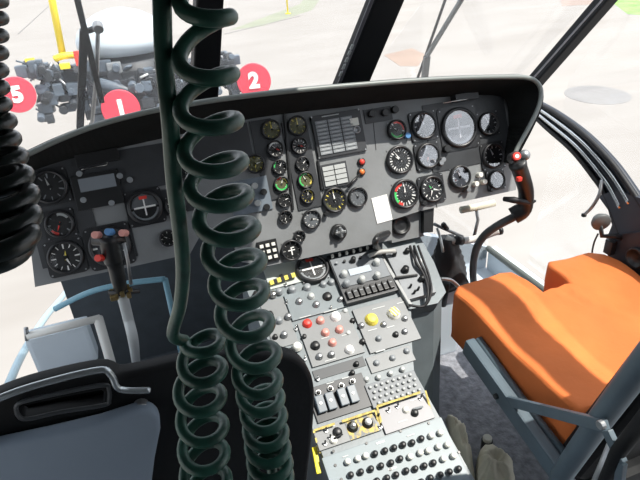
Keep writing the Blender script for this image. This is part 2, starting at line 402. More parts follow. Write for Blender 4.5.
gauge(PAN, panel, 431, 189, 12.5, ticks=14, needles=((110, .8, WHITE), (200, .7, WHITE), (-40, .5, GREEN)), square=True, knob=True, label='busy dial with several white needles')
gauge(PAN, panel, 459, 177, 11, face=GDIAL, ticks=8, needles=GW, square=False, gl=GLH)
gauge(PAN, panel, 495, 180, 9, ticks=8, needles=GW, square=True, gl=GLH, knob=True)
for x, y in ((439, 163), (441, 160), (478, 175), (482, 182), (474, 184), (466, 190)):
    G().cyl(2.6*pscale(PAN, x, y), 0, .018, STEEL if x < 470 else CREAM, None, 12).link('knob', panel, PAN.mat(PAN.px(x, y)))
G().bar(PAN.px(462, 192, .012), PAN.px(468, 186, .02), .006, .006, BLACK).link('toggle_lever', panel)
plate(PAN, panel, 462, 98, 26, 7, BLACK, 'louvre_plate', .03)
G().tube(spline([PAN.px(443, 103, .03), PAN.px(455, 101, .034), PAN.px(468, 99, .03)], 5), .0014, SILV, 6).link('wire_clip', panel)
o = G().prism([PAN.px(*p, -.01) for p in ((424, 211), (434, 208), (433, 232), (424, 233))], -PAN.ez*.04, BLACK).link('dark_bracket', panel)
# vent on a light block under the right board
o = G().prism([PAN.px(*p, -.03) for p in ((388, 215), (421, 208), (424, 236), (392, 243))], -PAN.ez*.06, CONSL).link('vent_block', panel); lab(o, 'light grey block with round black vent')
G().lathe([(.030, 0), (.030, .012), (.025, .016), (.022, .008), (.015, .006), (.0003, .009)], BLACK, None, 28).link('vent_nozzle', o, PAN.mat(PAN.px(400, 225, -.031)))
# column divider strips
for a, b in (((284, 112), (293, 210)), ((318, 160), (322, 190))):
    G().bar(PAN.px(*a, .004), PAN.px(*b, .004), .007, .006, BLACK, up=PAN.ez).link('divider_strip', panel)
for a, b in (((437, 208), (431, 176)), ((372, 108), (376, 150))):
    G().bar(PAN.px(*a, .0005), PAN.px(*b, .0005), .0015, .002, BLACK, up=PAN.ez).link('seam', panel)
screws(PAN, panel, 338, 134, 50, 40, .009)

note = G().box((0, 0, 0), (17*pscale(PAN, 382, 210), 26*pscale(PAN, 382, 210), .0015), mat('paper_white', (.85, .85, .83), .8), PAN.mat(PAN.px(382, 209, .0015), 3*D)).link('paper_note')
tag(note, 'blank white paper note stuck on the panel beside the dark dial', 'note')

# ------------------------------------------------------------------ hood (glareshield)
rimpx = [(-60, 185), (-20, 171), (18, 160), (60, 141), (100, 126), (150, 113), (200, 104), (250, 97), (300, 91.5), (350, 87), (400, 83), (450, 80), (500, 78.5), (526, 79), (537, 84), (541, 94), (538, 109), (529, 128), (518, 148), (511, 164)]
toppx = [(-30, 195), (-6, 187), (22, 175), (62, 161), (110, 150), (155, 140), (205, 129), (250, 119), (300, 112), (345, 107), (385, 102), (430, 98), (462, 96), (485, 95), (498, 96), (505, 100), (508, 110), (509, 126), (511, 145), (511, 161)]
rim = spline([PAN.px(x, y, .13) for x, y in rimpx], 7)
top = spline([PAN.px(x, y, .005) for x, y in toppx], 7)
hood = thing('glareshield_hood', (0, 1.6, 1.05), 'black curved glareshield hood arching over the instrument panel', 'glareshield')
g = G(); vs = []; fs = []; n = len(rim)
for i, (r_, t_) in enumerate(zip(rim, top)):
    tan = (rim[min(i+1, n-1)]-rim[max(i-1, 0)]).normalized(); inw = (t_-r_).normalized()
    nrm = tan.cross(inw).normalized()
    if nrm.dot(V((0, 0, 1)).lerp(V((1, 0, .3)), max(0, min(1, (i/n-.62)/.14)))) < 0: nrm = -nrm
    th = .012
    fwd = V((0, .42, -.17)) if i < n*.68 else V((0, .42, -.17)).lerp(V((-.02, .16, -.03)), (i-n*.68)/(n*.32))
    out = r_ + nrm*th
    back = (r_ + fwd).lerp(t_ + V((.012, .09, -.03)), 0 if i < n*.66 else min(1, (i-n*.66)/(n*.16))); vs += [t_, t_ + nrm*th*1.5 + V((0, .01, 0)), back - nrm*.0 , out, r_]
m = 5
for i in range(n-1):
    for k in range(m):
        k2 = (k+1) % m; fs.append([i*m+k, i*m+k2, (i+1)*m+k2, (i+1)*m+k])
fs.append(list(range(m))); fs.append([(n-1)*m+k for k in range(m)])
g.add(vs, fs, HOOD, False); g.link('hood_shell', hood)
g = G(); g.tube([p + V((0, 0, .004)) for p in rim], .0065, RIM if False else mat('rim_trim', (.17, .19, .18), .4), 10); o = g.link('rim_trim', hood); lab(o, 'smooth dark green rubber rim')

# ------------------------------------------------------------------ centre console
console = thing('centre_console', (0, 1.1, 0), 'sloping grey centre console crowded with radios, switches and knobs', 'console')
CP = [(240, 272), (268, 264), (330, 252), (392, 240), (420, 237), (434, 262), (446, 292), (438, 303), (411, 309), (412, 345), (414, 371), (455, 445), (500, 525), (355, 560), (335, 488), (312, 427), (296, 385), (262, 330)]
g = G(); g.prism([CON.px(*p) for p in CP], -CON.ez*.05, CONS)
pts = [CON.px(*p) for p in CP]
n = len(pts); vs = [p - CON.ez*.045 for p in pts] + [V((p.x, p.y, .0)) for p in pts]
g.add(vs, [[i, (i+1) % n, n+(i+1) % n, n+i] for i in range(n)] + [list(range(n, 2*n))], CONS)
g.link('console_body', console)
def cm(x, y, c=0, rot=0): return CON.mat(CON.px(x, y, 0) + CON.ez*c, rot)
def cuv(corners):       # world-aligned rectangle from four pixel corners
    q = [CON.uv(*p) for p in corners]
    u0 = (q[0][0]+q[3][0])/2; u1 = (q[1][0]+q[2][0])/2; v1 = (q[0][1]+q[1][1])/2; v0 = (q[2][1]+q[3][1])/2
    return u0, u1, v0, v1
def cbox(name, corners, m, h=.006, label=None, parent=console, bev=.001, inset=.0):
    u0, u1, v0, v1 = cuv(corners)
    o = G().box((0, 0, h/2-.0005), (u1-u0-inset, v1-v0-inset, h+.001), m, None, bev).link(name, parent, CON.mat(CON.w((u0+u1)/2, (v0+v1)/2, 0)))
    if label: lab(o, label)
    return o
def cknob(x, y, rpx, m, h=.014, base=.005, name='knob', parent=console, cap=None, seg=18, skirt=True):
    k = pscale(CON, x, y); R = rpx*k
    g = G()
    if skirt: g.lathe([(R*1.25, 0), (R*1.25, h*.15), (R, h*.3), (R*.92, h*.9), (R*.75, h), (.0002, h)], m, None, seg)
    else: g.lathe([(R, 0), (R, h*.85), (R*.8, h), (.0002, h)], m, None, seg)
    if cap: g.box((0, R*.3, h+.0004), (R*.3, R*1.1, .001), cap)
    return g.link(name, parent, cm(x, y, base))
def cswitch(x, y, parent=console, base=.005, lean=.004, m=SILV):
    g = G().cyl(.0048, 0, .004, STEEL, None, 8); g.tube([(0, 0, .003), (0, lean, .015)], [.0016, .0026], m, 8)
    return g.link('toggle_switch', parent, cm(x, y, base))

# attitude gauge, striped panel
gauge(CON, console, 312, 270, 16, special='adi', ticks=10, tick=GREYM, needles=(), label='round attitude gauge with red flag above a white cross', base=.004)
yp = cbox('handle_panel', [(262, 268), (296, 262), (304, 283), (270, 289)], mat('panel_pale_green', (.42, .46, .44), .5), .005, 'pale panel with black and yellow striped handle')
g = G(); A, B = CON.px(269, 279, .022), CON.px(294, 271, .022)
for i in range(7):
    a, b = A.lerp(B, i/7), A.lerp(B, (i+1)/7); g.bar(a, b, .013, .012, YEL if i % 2 == 0 else BLACK, up=CON.ez, bev=0)
g.bar(CON.px(281, 275, .004), CON.px(281, 275, .02), .01, .01, BLACK, up=(0, 1, 0)); g.link('striped_handle', yp)
# centre radio
RC = [(326, 259), (376, 249), (396, 294), (345, 307)]
rad = cbox('radio_unit', RC, PLATE, .022, 'dark radio control unit with white tipped switches')
u0, u1, v0, v1 = cuv(RC)
def on_unit(u, v, c): return CON.mat(CON.w(u0+(u1-u0)*u, v1-(v1-v0)*v, c))
G().box((0, 0, 0), ((u1-u0)*.96, (v1-v0)*.60, .004), mat('radio_face', (.13, .145, .16), .45, var=.15)).link('face_plate', rad, on_unit(.5, .40, .023))
for i in range(7):
    o = G().cyl(.0042, 0, .004, STEEL, None, 8).box((0, 0, .009), (.006, .009, .012), CREAM, None, .002).link('white_switch', rad, on_unit(.08+i*.14, .07, .024))
for i in range(6):
    G().cyl(.004, 0, .01, BLACK if i % 2 else GREYM, None, 12).link('small_knob', rad, on_unit(.10+i*.16, .22, .024))
G().box((0, 0, 0), ((u1-u0)*.42, (v1-v0)*.13, .004), mat('window_pale', (.40, .45, .50), .25)).link('display_window', rad, on_unit(.47, .46, .026))
for u, v, r_, m_ in ((.15, .47, .010, GREYL), (.82, .40, .010, GREYL), (.42, .66, .010, GREYL), (.72, .66, .009, GREYL), (.12, .66, .010, GREYM), (.42, .24, .008, BLACK), (.85, .25, .007, BLACK)):
    G().lathe([(r_*1.15, 0), (r_*1.1, .004), (r_, .006), (r_*.85, .018), (.0002, .019)], m_, None, 16).link('knob', rad, on_unit(u, v, .024))
for i in range(8):
    G().box((0, 0, .005), ((u1-u0)*.085, (v1-v0)*.17, .012), BLACK, None, .001).box((0, (v1-v0)*.02, .0112), ((u1-u0)*.05, .003, .001), GREYM).link('push_key', rad, on_unit(.10+i*.115, .87, .022))
# right hand column
RB = [(386, 252), (413, 247), (432, 297), (402, 303)]
rb = cbox('side_unit', RB, mat('side_unit_grey', (.19, .205, .22), .45, var=.12), .02, 'grey side unit with black switches and wiring')
u0, u1, v0, v1 = cuv(RB)
for u, v, r_ in ((.35, .48, .011), (.7, .15, .008), (.25, .8, .0035), (.45, .88, .0035), (.28, .92, .0035), (.72, .72, .009), (.25, .15, .006)):
    G().lathe([(r_*1.1, 0), (r_, .006), (r_*.85, .016), (.0002, .017)], BLACK, None, 16).link('knob', rb, on_unit(u, v, .02))
G().bar(CON.px(394, 273, .03), CON.px(416, 270, .03), .008, .008, BLACK, up=CON.ez).link('lever', rb)
G().bar(CON.px(381, 258, .01), CON.px(410, 306, .01), .010, .02, mat('strip_grey', (.30, .31, .31), .4), up=CON.ez).link('divider_strip', console)
gch = G()
for sx, off in ((0, 0), (4, .004), (8, -.003)):
    gch.tube(spline([CON.px(410+sx, 246, .02), CON.px(416+sx, 262, .035+off), CON.px(424+sx*.6, 275, .03), CON.px(428+sx*.4, 292, .035-off), CON.px(424, 306, .02), CON.px(409, 305, .018)], 6), .004, RUB, 8)
lab(gch.link('wiring_bundle', console), 'black cable bundle along the right edge')
G().tube(spline([CON.px(369, 256, .04), CON.px(380, 252, .045), CON.px(395, 251, .04)], 5), [.006]*5+[.007]*6, mat('handle_grey', (.36, .36, .34), .5), 10).link('grab_handle', console)
G().tube(spline([CON.px(380, 251, .0), PAN.px(375, 243, .06), PAN.px(379, 236, .05), PAN.px(388, 233, .0)], 6), .009, BLACK, 10).link('duct_hose', console)
# left blue-grey panel
LP = [(284, 296), (338, 283), (348, 307), (292, 322)]
lp = cbox('control_panel', LP, CONS, .007, 'pale blue grey control panel with small knobs')
for x, y, r_, m_ in ((292, 291, 3.5, GREYM), (307, 289, 3.5, GREYM), (323, 286, 3, GREYM), (331, 284, 3, GREYM), (327, 298, 4, BLACK), (311, 298, 3, GREYL), (299, 303, 3, STEEL), (316, 306, 3, STEEL), (340, 301, 2.5, STEEL)):
    cknob(x, y, r_, m_, .013, .006, parent=lp)
cbox('narrow_panel', [(258, 304), (281, 298), (300, 342), (276, 350)], CONSL, .004)
for x, y, m_ in ((270, 316, BLACK), (279, 322, GREYM), (288, 318, STEEL), (284, 336, STEEL), (264, 300, BLACK), (273, 296, SILV), (256, 296, BLACK), (279, 293, GREYM)): cknob(x, y, 3, m_)
# colour knob panel
kp = cbox('audio_panel', [(297, 324), (350, 311), (362, 354), (312, 368)], CONSL, .007, 'light grey panel with red, pink and white knobs')
for x, y, r_, m_ in ((307, 325, 4, RED), (320, 322, 3.5, PINK), (335, 318, 4.5, WHITE), (325, 334, 3.5, PINK), (339, 331, 3.5, PINK), (315, 347, 4, BLACK), (332, 344, 3.5, PINK), (297, 348, 4, CREAM), (349, 351, 4, WHITE), (319, 358, 3, STEEL), (331, 356, 3, STEEL)):
    cknob(x, y, r_, m_, .014, .006, parent=kp)
fp = cbox('fuel_panel', [(355, 309), (408, 297), (414, 342), (366, 355)], CONSL, .007, 'light grey panel with yellow and striped knobs')
cknob(371, 321, 5.5, YEL, .016, .006, parent=fp)
o = cknob(393, 315, 5.5, CREAM, .016, .006, parent=fp)
k = pscale(CON, 393, 315); G().box((0, 0, 0), (1.6*k, 10*k, .0015), YEL).box((3*k, 0, 0), (1.4*k, 8*k, .0015), YEL).box((-3*k, 0, 0), (1.4*k, 8*k, .0015), YEL).link('stripes', o, cm(393, 315, .0226, .4))
for x, y, m_ in ((361, 327, STEEL), (383, 326, STEEL), (404, 320, STEEL), (362, 343, BLACK), (378, 340, GREYM), (395, 336, BLACK), (404, 333, STEEL)): cknob(x, y, 2.6, m_, .012, .006, parent=fp)
cbox('blank_strip', [(312, 371), (363, 357), (366, 366), (315, 381)], mat('gap_dark', (.05, .055, .06), .5), .003)
cbox('blank_panel', [(366, 357), (412, 346), (413, 362), (370, 374)], CONSL, .005)
for x, y in ((376, 364), (392, 359), (406, 352)): cknob(x, y, 2.6, GREYM, .01, .005)
# paddle switches
sw = cbox('paddle_switch_panel', [(309, 388), (362, 374), (373, 405), (315, 426)], PLATE, .006, 'dark panel with four wide paddle switches')
for x, y in ((320, 406), (330, 403), (342, 399), (352, 396)):
    k = pscale(CON, x, y)
    o = G().box((0, 0, 0), (8.6*k, 17*k, .016), mat('paddle_grey', (.085, .11, .135), .4), Matrix.Rotation(.12, 4, 'X'), .002).link('paddle', sw, cm(x, y, .014))
    G().cyl(1.6*k, .007, .0096, WHITE, None, 12).link('white_dot', o, cm(x, y, .014))
for x, y in ((318, 394), (330, 390), (341, 387), (352, 383)):
    k = pscale(CON, x, y); o = G().lathe([(3*k, 0), (3*k, .006), (2*k, .006), (1.8*k, .003)], SILV, None, 14).cyl(1.3*k, 0, .012, BLACK, None, 10).link('ring_switch', sw, cm(x, y, .006))
# white button keyboard
kb = cbox('keypad_panel', [(362, 388), (412, 371), (424, 393), (376, 411)], mat('keypad_grey', (.10, .115, .13), .45), .01, 'dark keypad panel with rows of small white buttons')
u0, u1, v0, v1 = cuv([(362, 388), (412, 371), (424, 393), (376, 411)])
for i in range(8):
    for j in range(4):
        G().lathe([(.0042, 0), (.0042, .004), (.003, .006), (.0002, .006)], GREYL, None, 10).link('key_button', kb, on_unit(.10+i*.115+(.04 if j % 2 else 0)-.02, .16+j*.225, .0105))
# yellow edged panels
YA = [(374, 406), (421, 392), (436, 419), (385, 434)]
ya = cbox('lighting_panel', YA, mat('panel_lilac_grey', (.22, .22, .235), .45), .007, 'pale lilac panel with worn yellow edging')
def edging(corners, root, names='yellow_edge'):
    u0, u1, v0, v1 = cuv(corners); g = G()
    q = [(u0, v0), (u1, v0), (u1, v1), (u0, v1)]
    for i in range(4):
        a, b = q[i], q[(i+1) % 4]; nseg = 9
        for j in range(nseg):
            if random.random() < .1: continue
            p, r2 = [tuple(a[t_]+(b[t_]-a[t_])*w for t_ in (0, 1)) for w in (j/nseg, (j+.97)/nseg)]
            g.bar(CON.w(*p, .0075), CON.w(*r2, .0075), .004+random.random()*.002, .002, mat('worn_yellow', (.62, .50, .16), .6, var=.35, vscale=90), up=CON.ez, bev=0)
    return g.link(names, root)
edging(YA, ya)
for x, y in ((388, 412), (397, 408), (420, 400)): cswitch(x, y, ya, .006, m=BLACK)
cknob(405, 411, 3, CREAM, .01, .006, parent=ya); cknob(414, 414, 3.2, BLACK, .013, .006, parent=ya)
G().bar(CON.px(412, 407, .012), CON.px(422, 404, .014), .005, .005, GREYM, up=CON.ez).link('lever', ya)
YB = [(311, 430), (373, 411), (382, 432), (320, 450)]
yb = cbox('selector_panel', YB, CONSL, .007, 'light panel with two big silver knobs and worn yellow patch')
edging(YB, yb)
wy = mat('worn_yellow2', (.60, .50, .20), .6, var=.5, vscale=70)
for nd in wy.node_tree.nodes:
    if nd.type == 'VALTORGB': nd.color_ramp.elements[0].color = (.17, .18, .185, 1); nd.color_ramp.elements[0].position = .44; nd.color_ramp.elements[1].position = .56; nd.color_ramp.elements[1].color = (.55, .42, .10, 1)
k = pscale(CON, 360, 428); G().box((0, 0, 0), (30*k, 19*k, .001), wy).link('yellow_patch', yb, cm(361, 427, .0075))
for x, y in ((352, 428), (367, 424)):
    o = cknob(x, y, 4.6, BLACK, .014, .006, parent=yb); cknob(x, y, 2.8, SILV if x < 360 else WHITE, .01, .019, parent=o, name='knob_cap')
o = cknob(337, 433, 4, BLACK, .012, .006, parent=yb); G().bar(CON.px(333, 436, .02), CON.px(342, 431, .02), .005, .006, BLACK, up=CON.ez).link('pointer', o)
for x, y in ((326, 432), (330, 439), (325, 445), (378, 418), (380, 428)): cswitch(x, y, yb, .006, m=BLACK)
cknob(333, 441, 3.5, CREAM, .01, .006, parent=yb)
# circuit breaker panel
cb = cbox('circuit_breaker_panel', [(322, 455), (438, 422), (486, 505), (348, 545)], mat('breaker_blue_grey', (.165, .21, .23), .45, var=.08, vscale=10), .006, 'blue grey breaker panel with rows of black and white push buttons')
rows = [[(347, 463, 1), (357, 460, 1), (365, 457, 1), (374, 455, 0), (384, 452, 0), (393, 449, 0), (402, 446, 0), (411, 444, 0), (420, 440, 0), (430, 437, 1), (439, 434, 1)],
        [(350, 476, 0), (360, 473, 0), (370, 470, 0), (380, 467, 0), (390, 464, 0), (399, 460, 0), (409, 458, 1), (419, 454, 1), (427, 452, 1), (437, 448, 1), (446, 446, 1)],
        [(356, 488, 0), (366, 485, 0), (376, 482, 0), (386, 479, 0), (395, 476, 0), (405, 472, 0), (414, 470, 0), (423, 467, 0), (432, 464, 0), (442, 460, 1), (452, 457, 1)],
        [(381, 495, 0), (391, 492, 0), (401, 489, 0), (410, 486, 0), (420, 483, 0), (429, 479, 0), (439, 476, 0), (448, 473, 0), (457, 470, 0)]]
for row in rows:
    for x, y, w_ in row:
        k = pscale(CON, x, y); g = G().lathe([(3.5*k, 0), (3.5*k, .003), (2.8*k, .004)], STEEL if w_ == 0 else GREYL, None, 14)
        g.lathe([(2.9*k, .003), (2.9*k, .012), (2.3*k, .014), (.0002, .014)], CREAM if w_ else BLACK, None, 14); g.link('breaker_button', cb, cm(x, y, .006))
for x, y in ((333, 452), (335, 466), (366, 444), (400, 432), (428, 424), (341, 480), (390, 470), (458, 453)):
    G().cyl(.0035, 0, .002, BLACK, None, 10).link('screw', cb, cm(x, y, .0065))
for x, y in ((380, 443), (392, 469)):
    k = pscale(CON, x, y); G().box((0, 0, 0), (9*k, 1.6*k, .0008), WHITE).link('title_mark', cb, cm(x, y, .0068))
rnd = random.Random(5)
for x, y in ((352, 374), (366, 380), (378, 378), (390, 374), (402, 370), (303, 372), (318, 380), (356, 365), (345, 312), (352, 322), (348, 334), (296, 330), (304, 338), (287, 304), (268, 328), (275, 338), (262, 292), (286, 286), (331, 310), (420, 262), (424, 274), (428, 286), (418, 296), (305, 360), (290, 352)):
    q = rnd.random()
    if q < .4: cswitch(x, y, console, .003)
    elif q < .7: cknob(x, y, 2.4, BLACK, .012, .003)
    else: cknob(x, y, 2.4, GREYL, .009, .003)
for nm_, pts_ in (('title_mark', ((292, 285, 10), (316, 280, 14), (305, 318, 12), (330, 312, 14), (378, 309, 14), (400, 304, 8), (325, 339, 8), (345, 336, 8), (372, 331, 10), (390, 328, 8), (330, 361, 12), (380, 352, 10), (330, 384, 8), (345, 379, 8), (395, 404, 12), (413, 401, 8), (330, 428, 10), (402, 422, 10), (345, 457, 6), (410, 436, 8))),):
    for x, y, w_ in pts_:
        k = pscale(CON, x, y); G().box((0, 0, 0), (w_*k, .9*k, .0006), GREYL).link(nm_, console, cm(x, y, .0078))
# yellow handled tool beside the console
g = G(); a, b = CON.px(314, 447, -.02), CON.px(319, 474, -.02)
g.bar(a, b, .012, .010, mat('tag_yellow', (.85, .72, .03), .5), up=CON.ez, bev=.003)
tool = g.link('safety_tag'); tag(tool, 'bright yellow tag in the gap left of the console', 'tag')

# ------------------------------------------------------------------ control sticks
st = thing('control_stick', atZ(476, 300, .03), 'curved black control stick with red topped grip right of the panel', 'control stick')
def sp(x, y, Y): return atY(x, y, Y)
g = G(); path = [atZ(474, 305, .02)] + [sp(474, 290, 1.62), sp(473, 270, 1.56), sp(476, 250, 1.50), sp(484, 236, 1.45), sp(497, 226, 1.41), sp(510, 219, 1.39), sp(520, 214, 1.38)]
g.tube(spline(path, 6), .0125, mat('stick_grey', (.06, .07, .075), .4), 14); g.link('stick_shaft', st)
g = G(); gp = spline([sp(513, 216, 1.38), sp(524, 208, 1.37), sp(526, 192, 1.36), sp(522, 176, 1.35), sp(517, 162, 1.345)], 6)
g.tube(gp, [.026]*5+[.025, .024, .023, .022, .022, .022, .022]+[.022]*(len(gp)-15)+[.024, .025, .021], BLACK, 16)
o = g.link('grip', st)
G().tube([sp(528, 205, 1.35), sp(531, 190, 1.35), sp(528, 175, 1.34), sp(524, 165, 1.335)], .006, mat('guard_grey', (.12, .13, .13), .35), 8).link('grip_strap', o)
c0 = sp(515, 157, 1.33); FM = Matrix.Translation(c0)
RF = Frame(c0, RX, UX)
G().cyl(.015, -.02, .008, BLACK, RF.mat(c0)).cyl(.011, .008, .016, RED, RF.mat(c0)).disc(.0055, .0165, WHITE, M=RF.mat(c0)).link('red_button', o)
c1 = sp(525, 155, 1.345); G().lathe([(.014, -.02), (.015, .0), (.011, .008), (.0002, .010)], STEEL, RF.mat(c1)).link('trim_hat', o)
c2 = sp(519, 179, 1.325); G().box(c2, (.014, .012, .012), RED, None, .003).link('red_trigger', o)
G().tube([sp(504, 199, 1.37), sp(514, 200, 1.34), sp(530, 203, 1.35), sp(535, 201, 1.36)], [.007, .010, .007, .004], RUB, 10).link('guard_ring', o)

ls = thing('control_stick', atZ(136, 352, .03), 'left control stick with red buttons standing before the left dials', 'control stick')
g = G(); YL = 1.36
pa = [atZ(137, 375, .02), atY(134, 345, 1.42), atY(128, 318, 1.40), atY(122, 294, 1.38)]
g.tube(spline(pa, 6), .013, mat('stick_pale', (.42, .45, .46), .35), 14); lab(g.link('stick_shaft', ls), 'pale grey shaft')
g = G(); pb = spline([atY(121, 292, 1.38), atY(117, 272, 1.37), atY(112, 254, 1.36), atY(108, 236, 1.35)], 6)
g.tube(pb, [.016]*4+[.018]*6+[.022]*(len(pb)-10), BLACK, 14); o = g.link('grip', ls)
for x, y, m_ in ((96, 235, PINK), (123, 233, PINK), (109, 232, BLUE), (99, 258, RED)):
    c = atY(x, y, 1.335); G().cyl(.008, -.016, .008, m_, RF.mat(c), 14).link('button', o)
G().tube([atY(94, 240, 1.36), atY(108, 241, 1.345), atY(124, 238, 1.355)], .013, BLACK, 12).link('grip_head', o)
G().tube([atY(124, 243, 1.34), atY(128, 262, 1.34), atY(131, 284, 1.35)], .004, STEEL, 8).link('guard_wire', o)
g = G()
for a in range(9):
    q = a*40*D; c = atY(121, 293, 1.37); g.box(c + V((.022*math.cos(q), .016*math.sin(q), .006*math.sin(3*q))), (.010, .010, .012), mat('brass', (.55, .42, .2), .3, .9), None, .002)
g.tube([atY(108, 293, 1.37), atY(140, 291, 1.37)], .006, BLACK, 8)
lab(g.link('collar', ls), 'brass and black clamp collar')

# pedal assembly with black gaiter (right) 
ped = thing('pedal_assembly', atZ(448, 290, .02), 'black gaiter with silver pedal bars below the right panel', 'pedals')
g = G(); Yg = 1.62
base, tp = atY(447, 282, Yg), atY(447, 238, Yg+.02)
vs = []; fs = []; nr, sg = 14, 24
for i in range(nr):
    f_ = i/(nr-1); c = base.lerp(tp, f_); R = .082*(1-f_)+.030*f_ + (.004 if i % 2 else 0)
    for k in range(sg):
        a = 2*PI*k/sg; rr = R*(1+.10*math.sin(5*a+i*.4)); vs.append(c + V((rr*math.cos(a), rr*math.sin(a)*.8, 0)))
for i in range(nr-1):
    for k in range(sg): k2 = (k+1) % sg; fs.append([i*sg+k, i*sg+k2, (i+1)*sg+k2, (i+1)*sg+k])
fs.append(list(range(sg))); fs.append([(nr-1)*sg+k for k in range(sg)])
g.add(vs, fs, RUB, True); g.link('gaiter', ped)
PWH = mat('pedal_silver_white', (.66, .66, .63), .35)
g = G(); g.tube(spline([atY(446, 238, 1.64), atY(455, 241, 1.62), atY(475, 239, 1.60), atY(492, 233, 1.58), atY(499, 231, 1.57)], 5), .013, PWH, 12); g.tube([atY(498, 231, 1.57), atY(501, 230.5, 1.57)], .015, BLACK, 12); g.link('pedal_tube', ped)
g = G(); g.tube([atY(456, 240, 1.61), atY(462, 241, 1.61)], .016, BLACK, 12); g.link('clamp', ped)
g = G(); g.tube([atY(434, 224, 1.66), atY(445, 229, 1.65), atY(463, 237, 1.63)], .006, STEEL, 8); g.tube([atY(443, 224, 1.64), atY(447, 229, 1.64)], .009, BLACK, 8); g.link('link_rod', ped)
g = G(); g.tube([atY(461, 210, 1.66), atY(477, 207, 1.66), atY(494, 203, 1.66)], .013, mat('pedal_cream', (.62, .60, .48), .5), 12); g.tube([atY(476, 208, 1.66), atY(478, 220, 1.66), atY(474, 237, 1.64)], .006, STEEL, 8); lab(g.link('foot_pedal', ped), 'cream T shaped foot bar')
g = G(); g.tube(spline([atY(430, 282, 1.58), atY(440, 279, 1.54), atY(452, 281, 1.53), atY(462, 291, 1.52)], 5), .007, SILV, 10); g.link('lower_hoop', ped)
g = G(); g.tube([atY(447, 283, 1.55), atY(443, 305, 1.57)], .012, BLACK, 10); g.link('lower_stop', ped)
g = G(); g.tube([atY(437, 228, 1.64), atY(441, 240, 1.62), atY(443, 252, 1.58)], .005, SILV, 8); g.link('side_rod', ped)
g = G(); g.box((base.x-.02, base.y+.03, base.z/2-.005), (.13, .12, base.z-.01), PALE, None, .01); g.link('pedestal', ped)

# left pedals / bars seen through the lower nose
lb = thing('pedal_assembly', (-.8, 1.7, 0), 'pale blue tubes and silver bar below the left dials', 'pedals')
TB = mat('tube_blue', (.16, .33, .42), .4)
g = G(); g.tube(spline([atY(55, 309, 1.75), atY(90, 292, 1.72), atY(130, 283, 1.70), atY(165, 279, 1.68)], 6), .009, TB, 10); g.tube([atY(165, 279, 1.68), V((-.45, 1.69, .0))], .009, TB, 10); lab(g.link('link_tube', lb), 'teal blue link tube')
g = G(); g.tube([atY(27, 336, 1.62), atY(60, 328, 1.62), atY(100, 318, 1.62)], .011, PWH, 12); g.tube([atY(26, 328, 1.62), atY(27, 340, 1.62)], .006, STEEL, 8); g.tube([atY(98, 318, 1.62), V((-.66, 1.62, 0))], .014, PWH, 12); g.link('foot_bar', lb)
g = G(); p = atY(60, 352, 1.60); g.box((p.x, p.y+.06, p.z-.02), (.17, .06, .13), PALE, None, .012); g.link('foot_rest', lb)
lq = G(); q = atY(60, 352, 1.60); lq.bar(V((q.x, q.y+.06, q.z-.08)), V((q.x, q.y+.06, 0)), .05, .05, PALE, up=(0, 1, 0)); lq.link('foot_rest_leg', lb)

# ------------------------------------------------------------------ seats
# right seat: orange cushion with a notch for the stick
seat = thing('pilot_seat', (.66, 1.05, 0), 'right hand pilot seat with bright orange cushion and blue grey frame', 'seat')
out = [(.385, 1.37), (.42, 1.405), (.59, 1.425), (.625, 1.405), (.635, 1.27), (.73, 1.27), (.742, 1.38), (.765, 1.405), (.92, 1.395), (.955, 1.36), (.965, .86), (.40, .86)]
bm = bmesh.new(); zt, zb = .455, .30
bv = [bm.verts.new((x, y, zb)) for x, y in out]; f = bm.faces.new(bv)
r_ = bmesh.ops.extrude_face_region(bm, geom=[f]); tv = [e for e in r_['geom'] if isinstance(e, bmesh.types.BMVert)]
for v in tv: v.co.z = zt
bmesh.ops.recalc_face_normals(bm, faces=bm.faces[:])
ce = [e for e in bm.edges if e.verts[0].co.z > zt-.01 and e.verts[1].co.z > zt-.01]
bmesh.ops.bevel(bm, geom=ce, offset=.014, segments=3, affect='EDGES', profile=.6)
bmesh.ops.triangulate(bm, faces=bm.faces[:]); 
for _ in range(5):
    le = [e for e in bm.edges if e.calc_length() > .035]
    if not le: break
    bmesh.ops.subdivide_edges(bm, edges=le, cuts=1); bmesh.ops.triangulate(bm, faces=bm.faces[:])
bm.normal_update()
for v in bm.verts:
    x, y, z = v.co
    hump = .022*math.exp(-((y-1.30)/.10)**2) - .022*math.exp(-((y-1.0)/.2)**2)*math.exp(-((x-.68)/.18)**2)
    fold = .0035*math.sin((x*1.2 + y*.55)*95 + 3*noise.noise(V((x*5, y*5, 0))))*math.exp(-((y-1.18)/.16)**2)*math.exp(-((x-.68)/.18)**2)
    nz = noise.noise(V((x*9, y*9, z*9)))*.008
    w_ = max(0, (z-zb)/(zt-zb))
    v.co.z += w_*(hump+fold+nz); v.co += v.normal*noise.noise(V((x*6+4, y*6, z*14)))*.007
me = bpy.data.meshes.new('cushion'); bm.to_mesh(me); bm.free(); me.materials.append(ORANGE)
for p in me.polygons: p.use_smooth = True
o = bpy.data.objects.new('seat_cushion', me); COL.objects.link(o); o.parent = seat; o.location = -V(seat.location)
g = G(); g.box((.675, 1.05, .26), (.50, .58, .09), SHELL, None, .02); g.link('seat_pan', seat)
XS = .345
def sx(x, y): return atX(x, y, XS)
g = G(); A_, B_ = sx(468, 345), sx(566, 482); g.bar(A_, B_, .056, .03, BGREY, up=(1, 0, 0), bev=.006); lab(g.link('front_rail', seat), 'wide flat blue grey side beam')
g = G(); g.tube([atX(478, 340, .375), atX(520, 398, .375), atX(575, 470, .375)], .014, BGREY, 14); g.link('side_tube', seat)
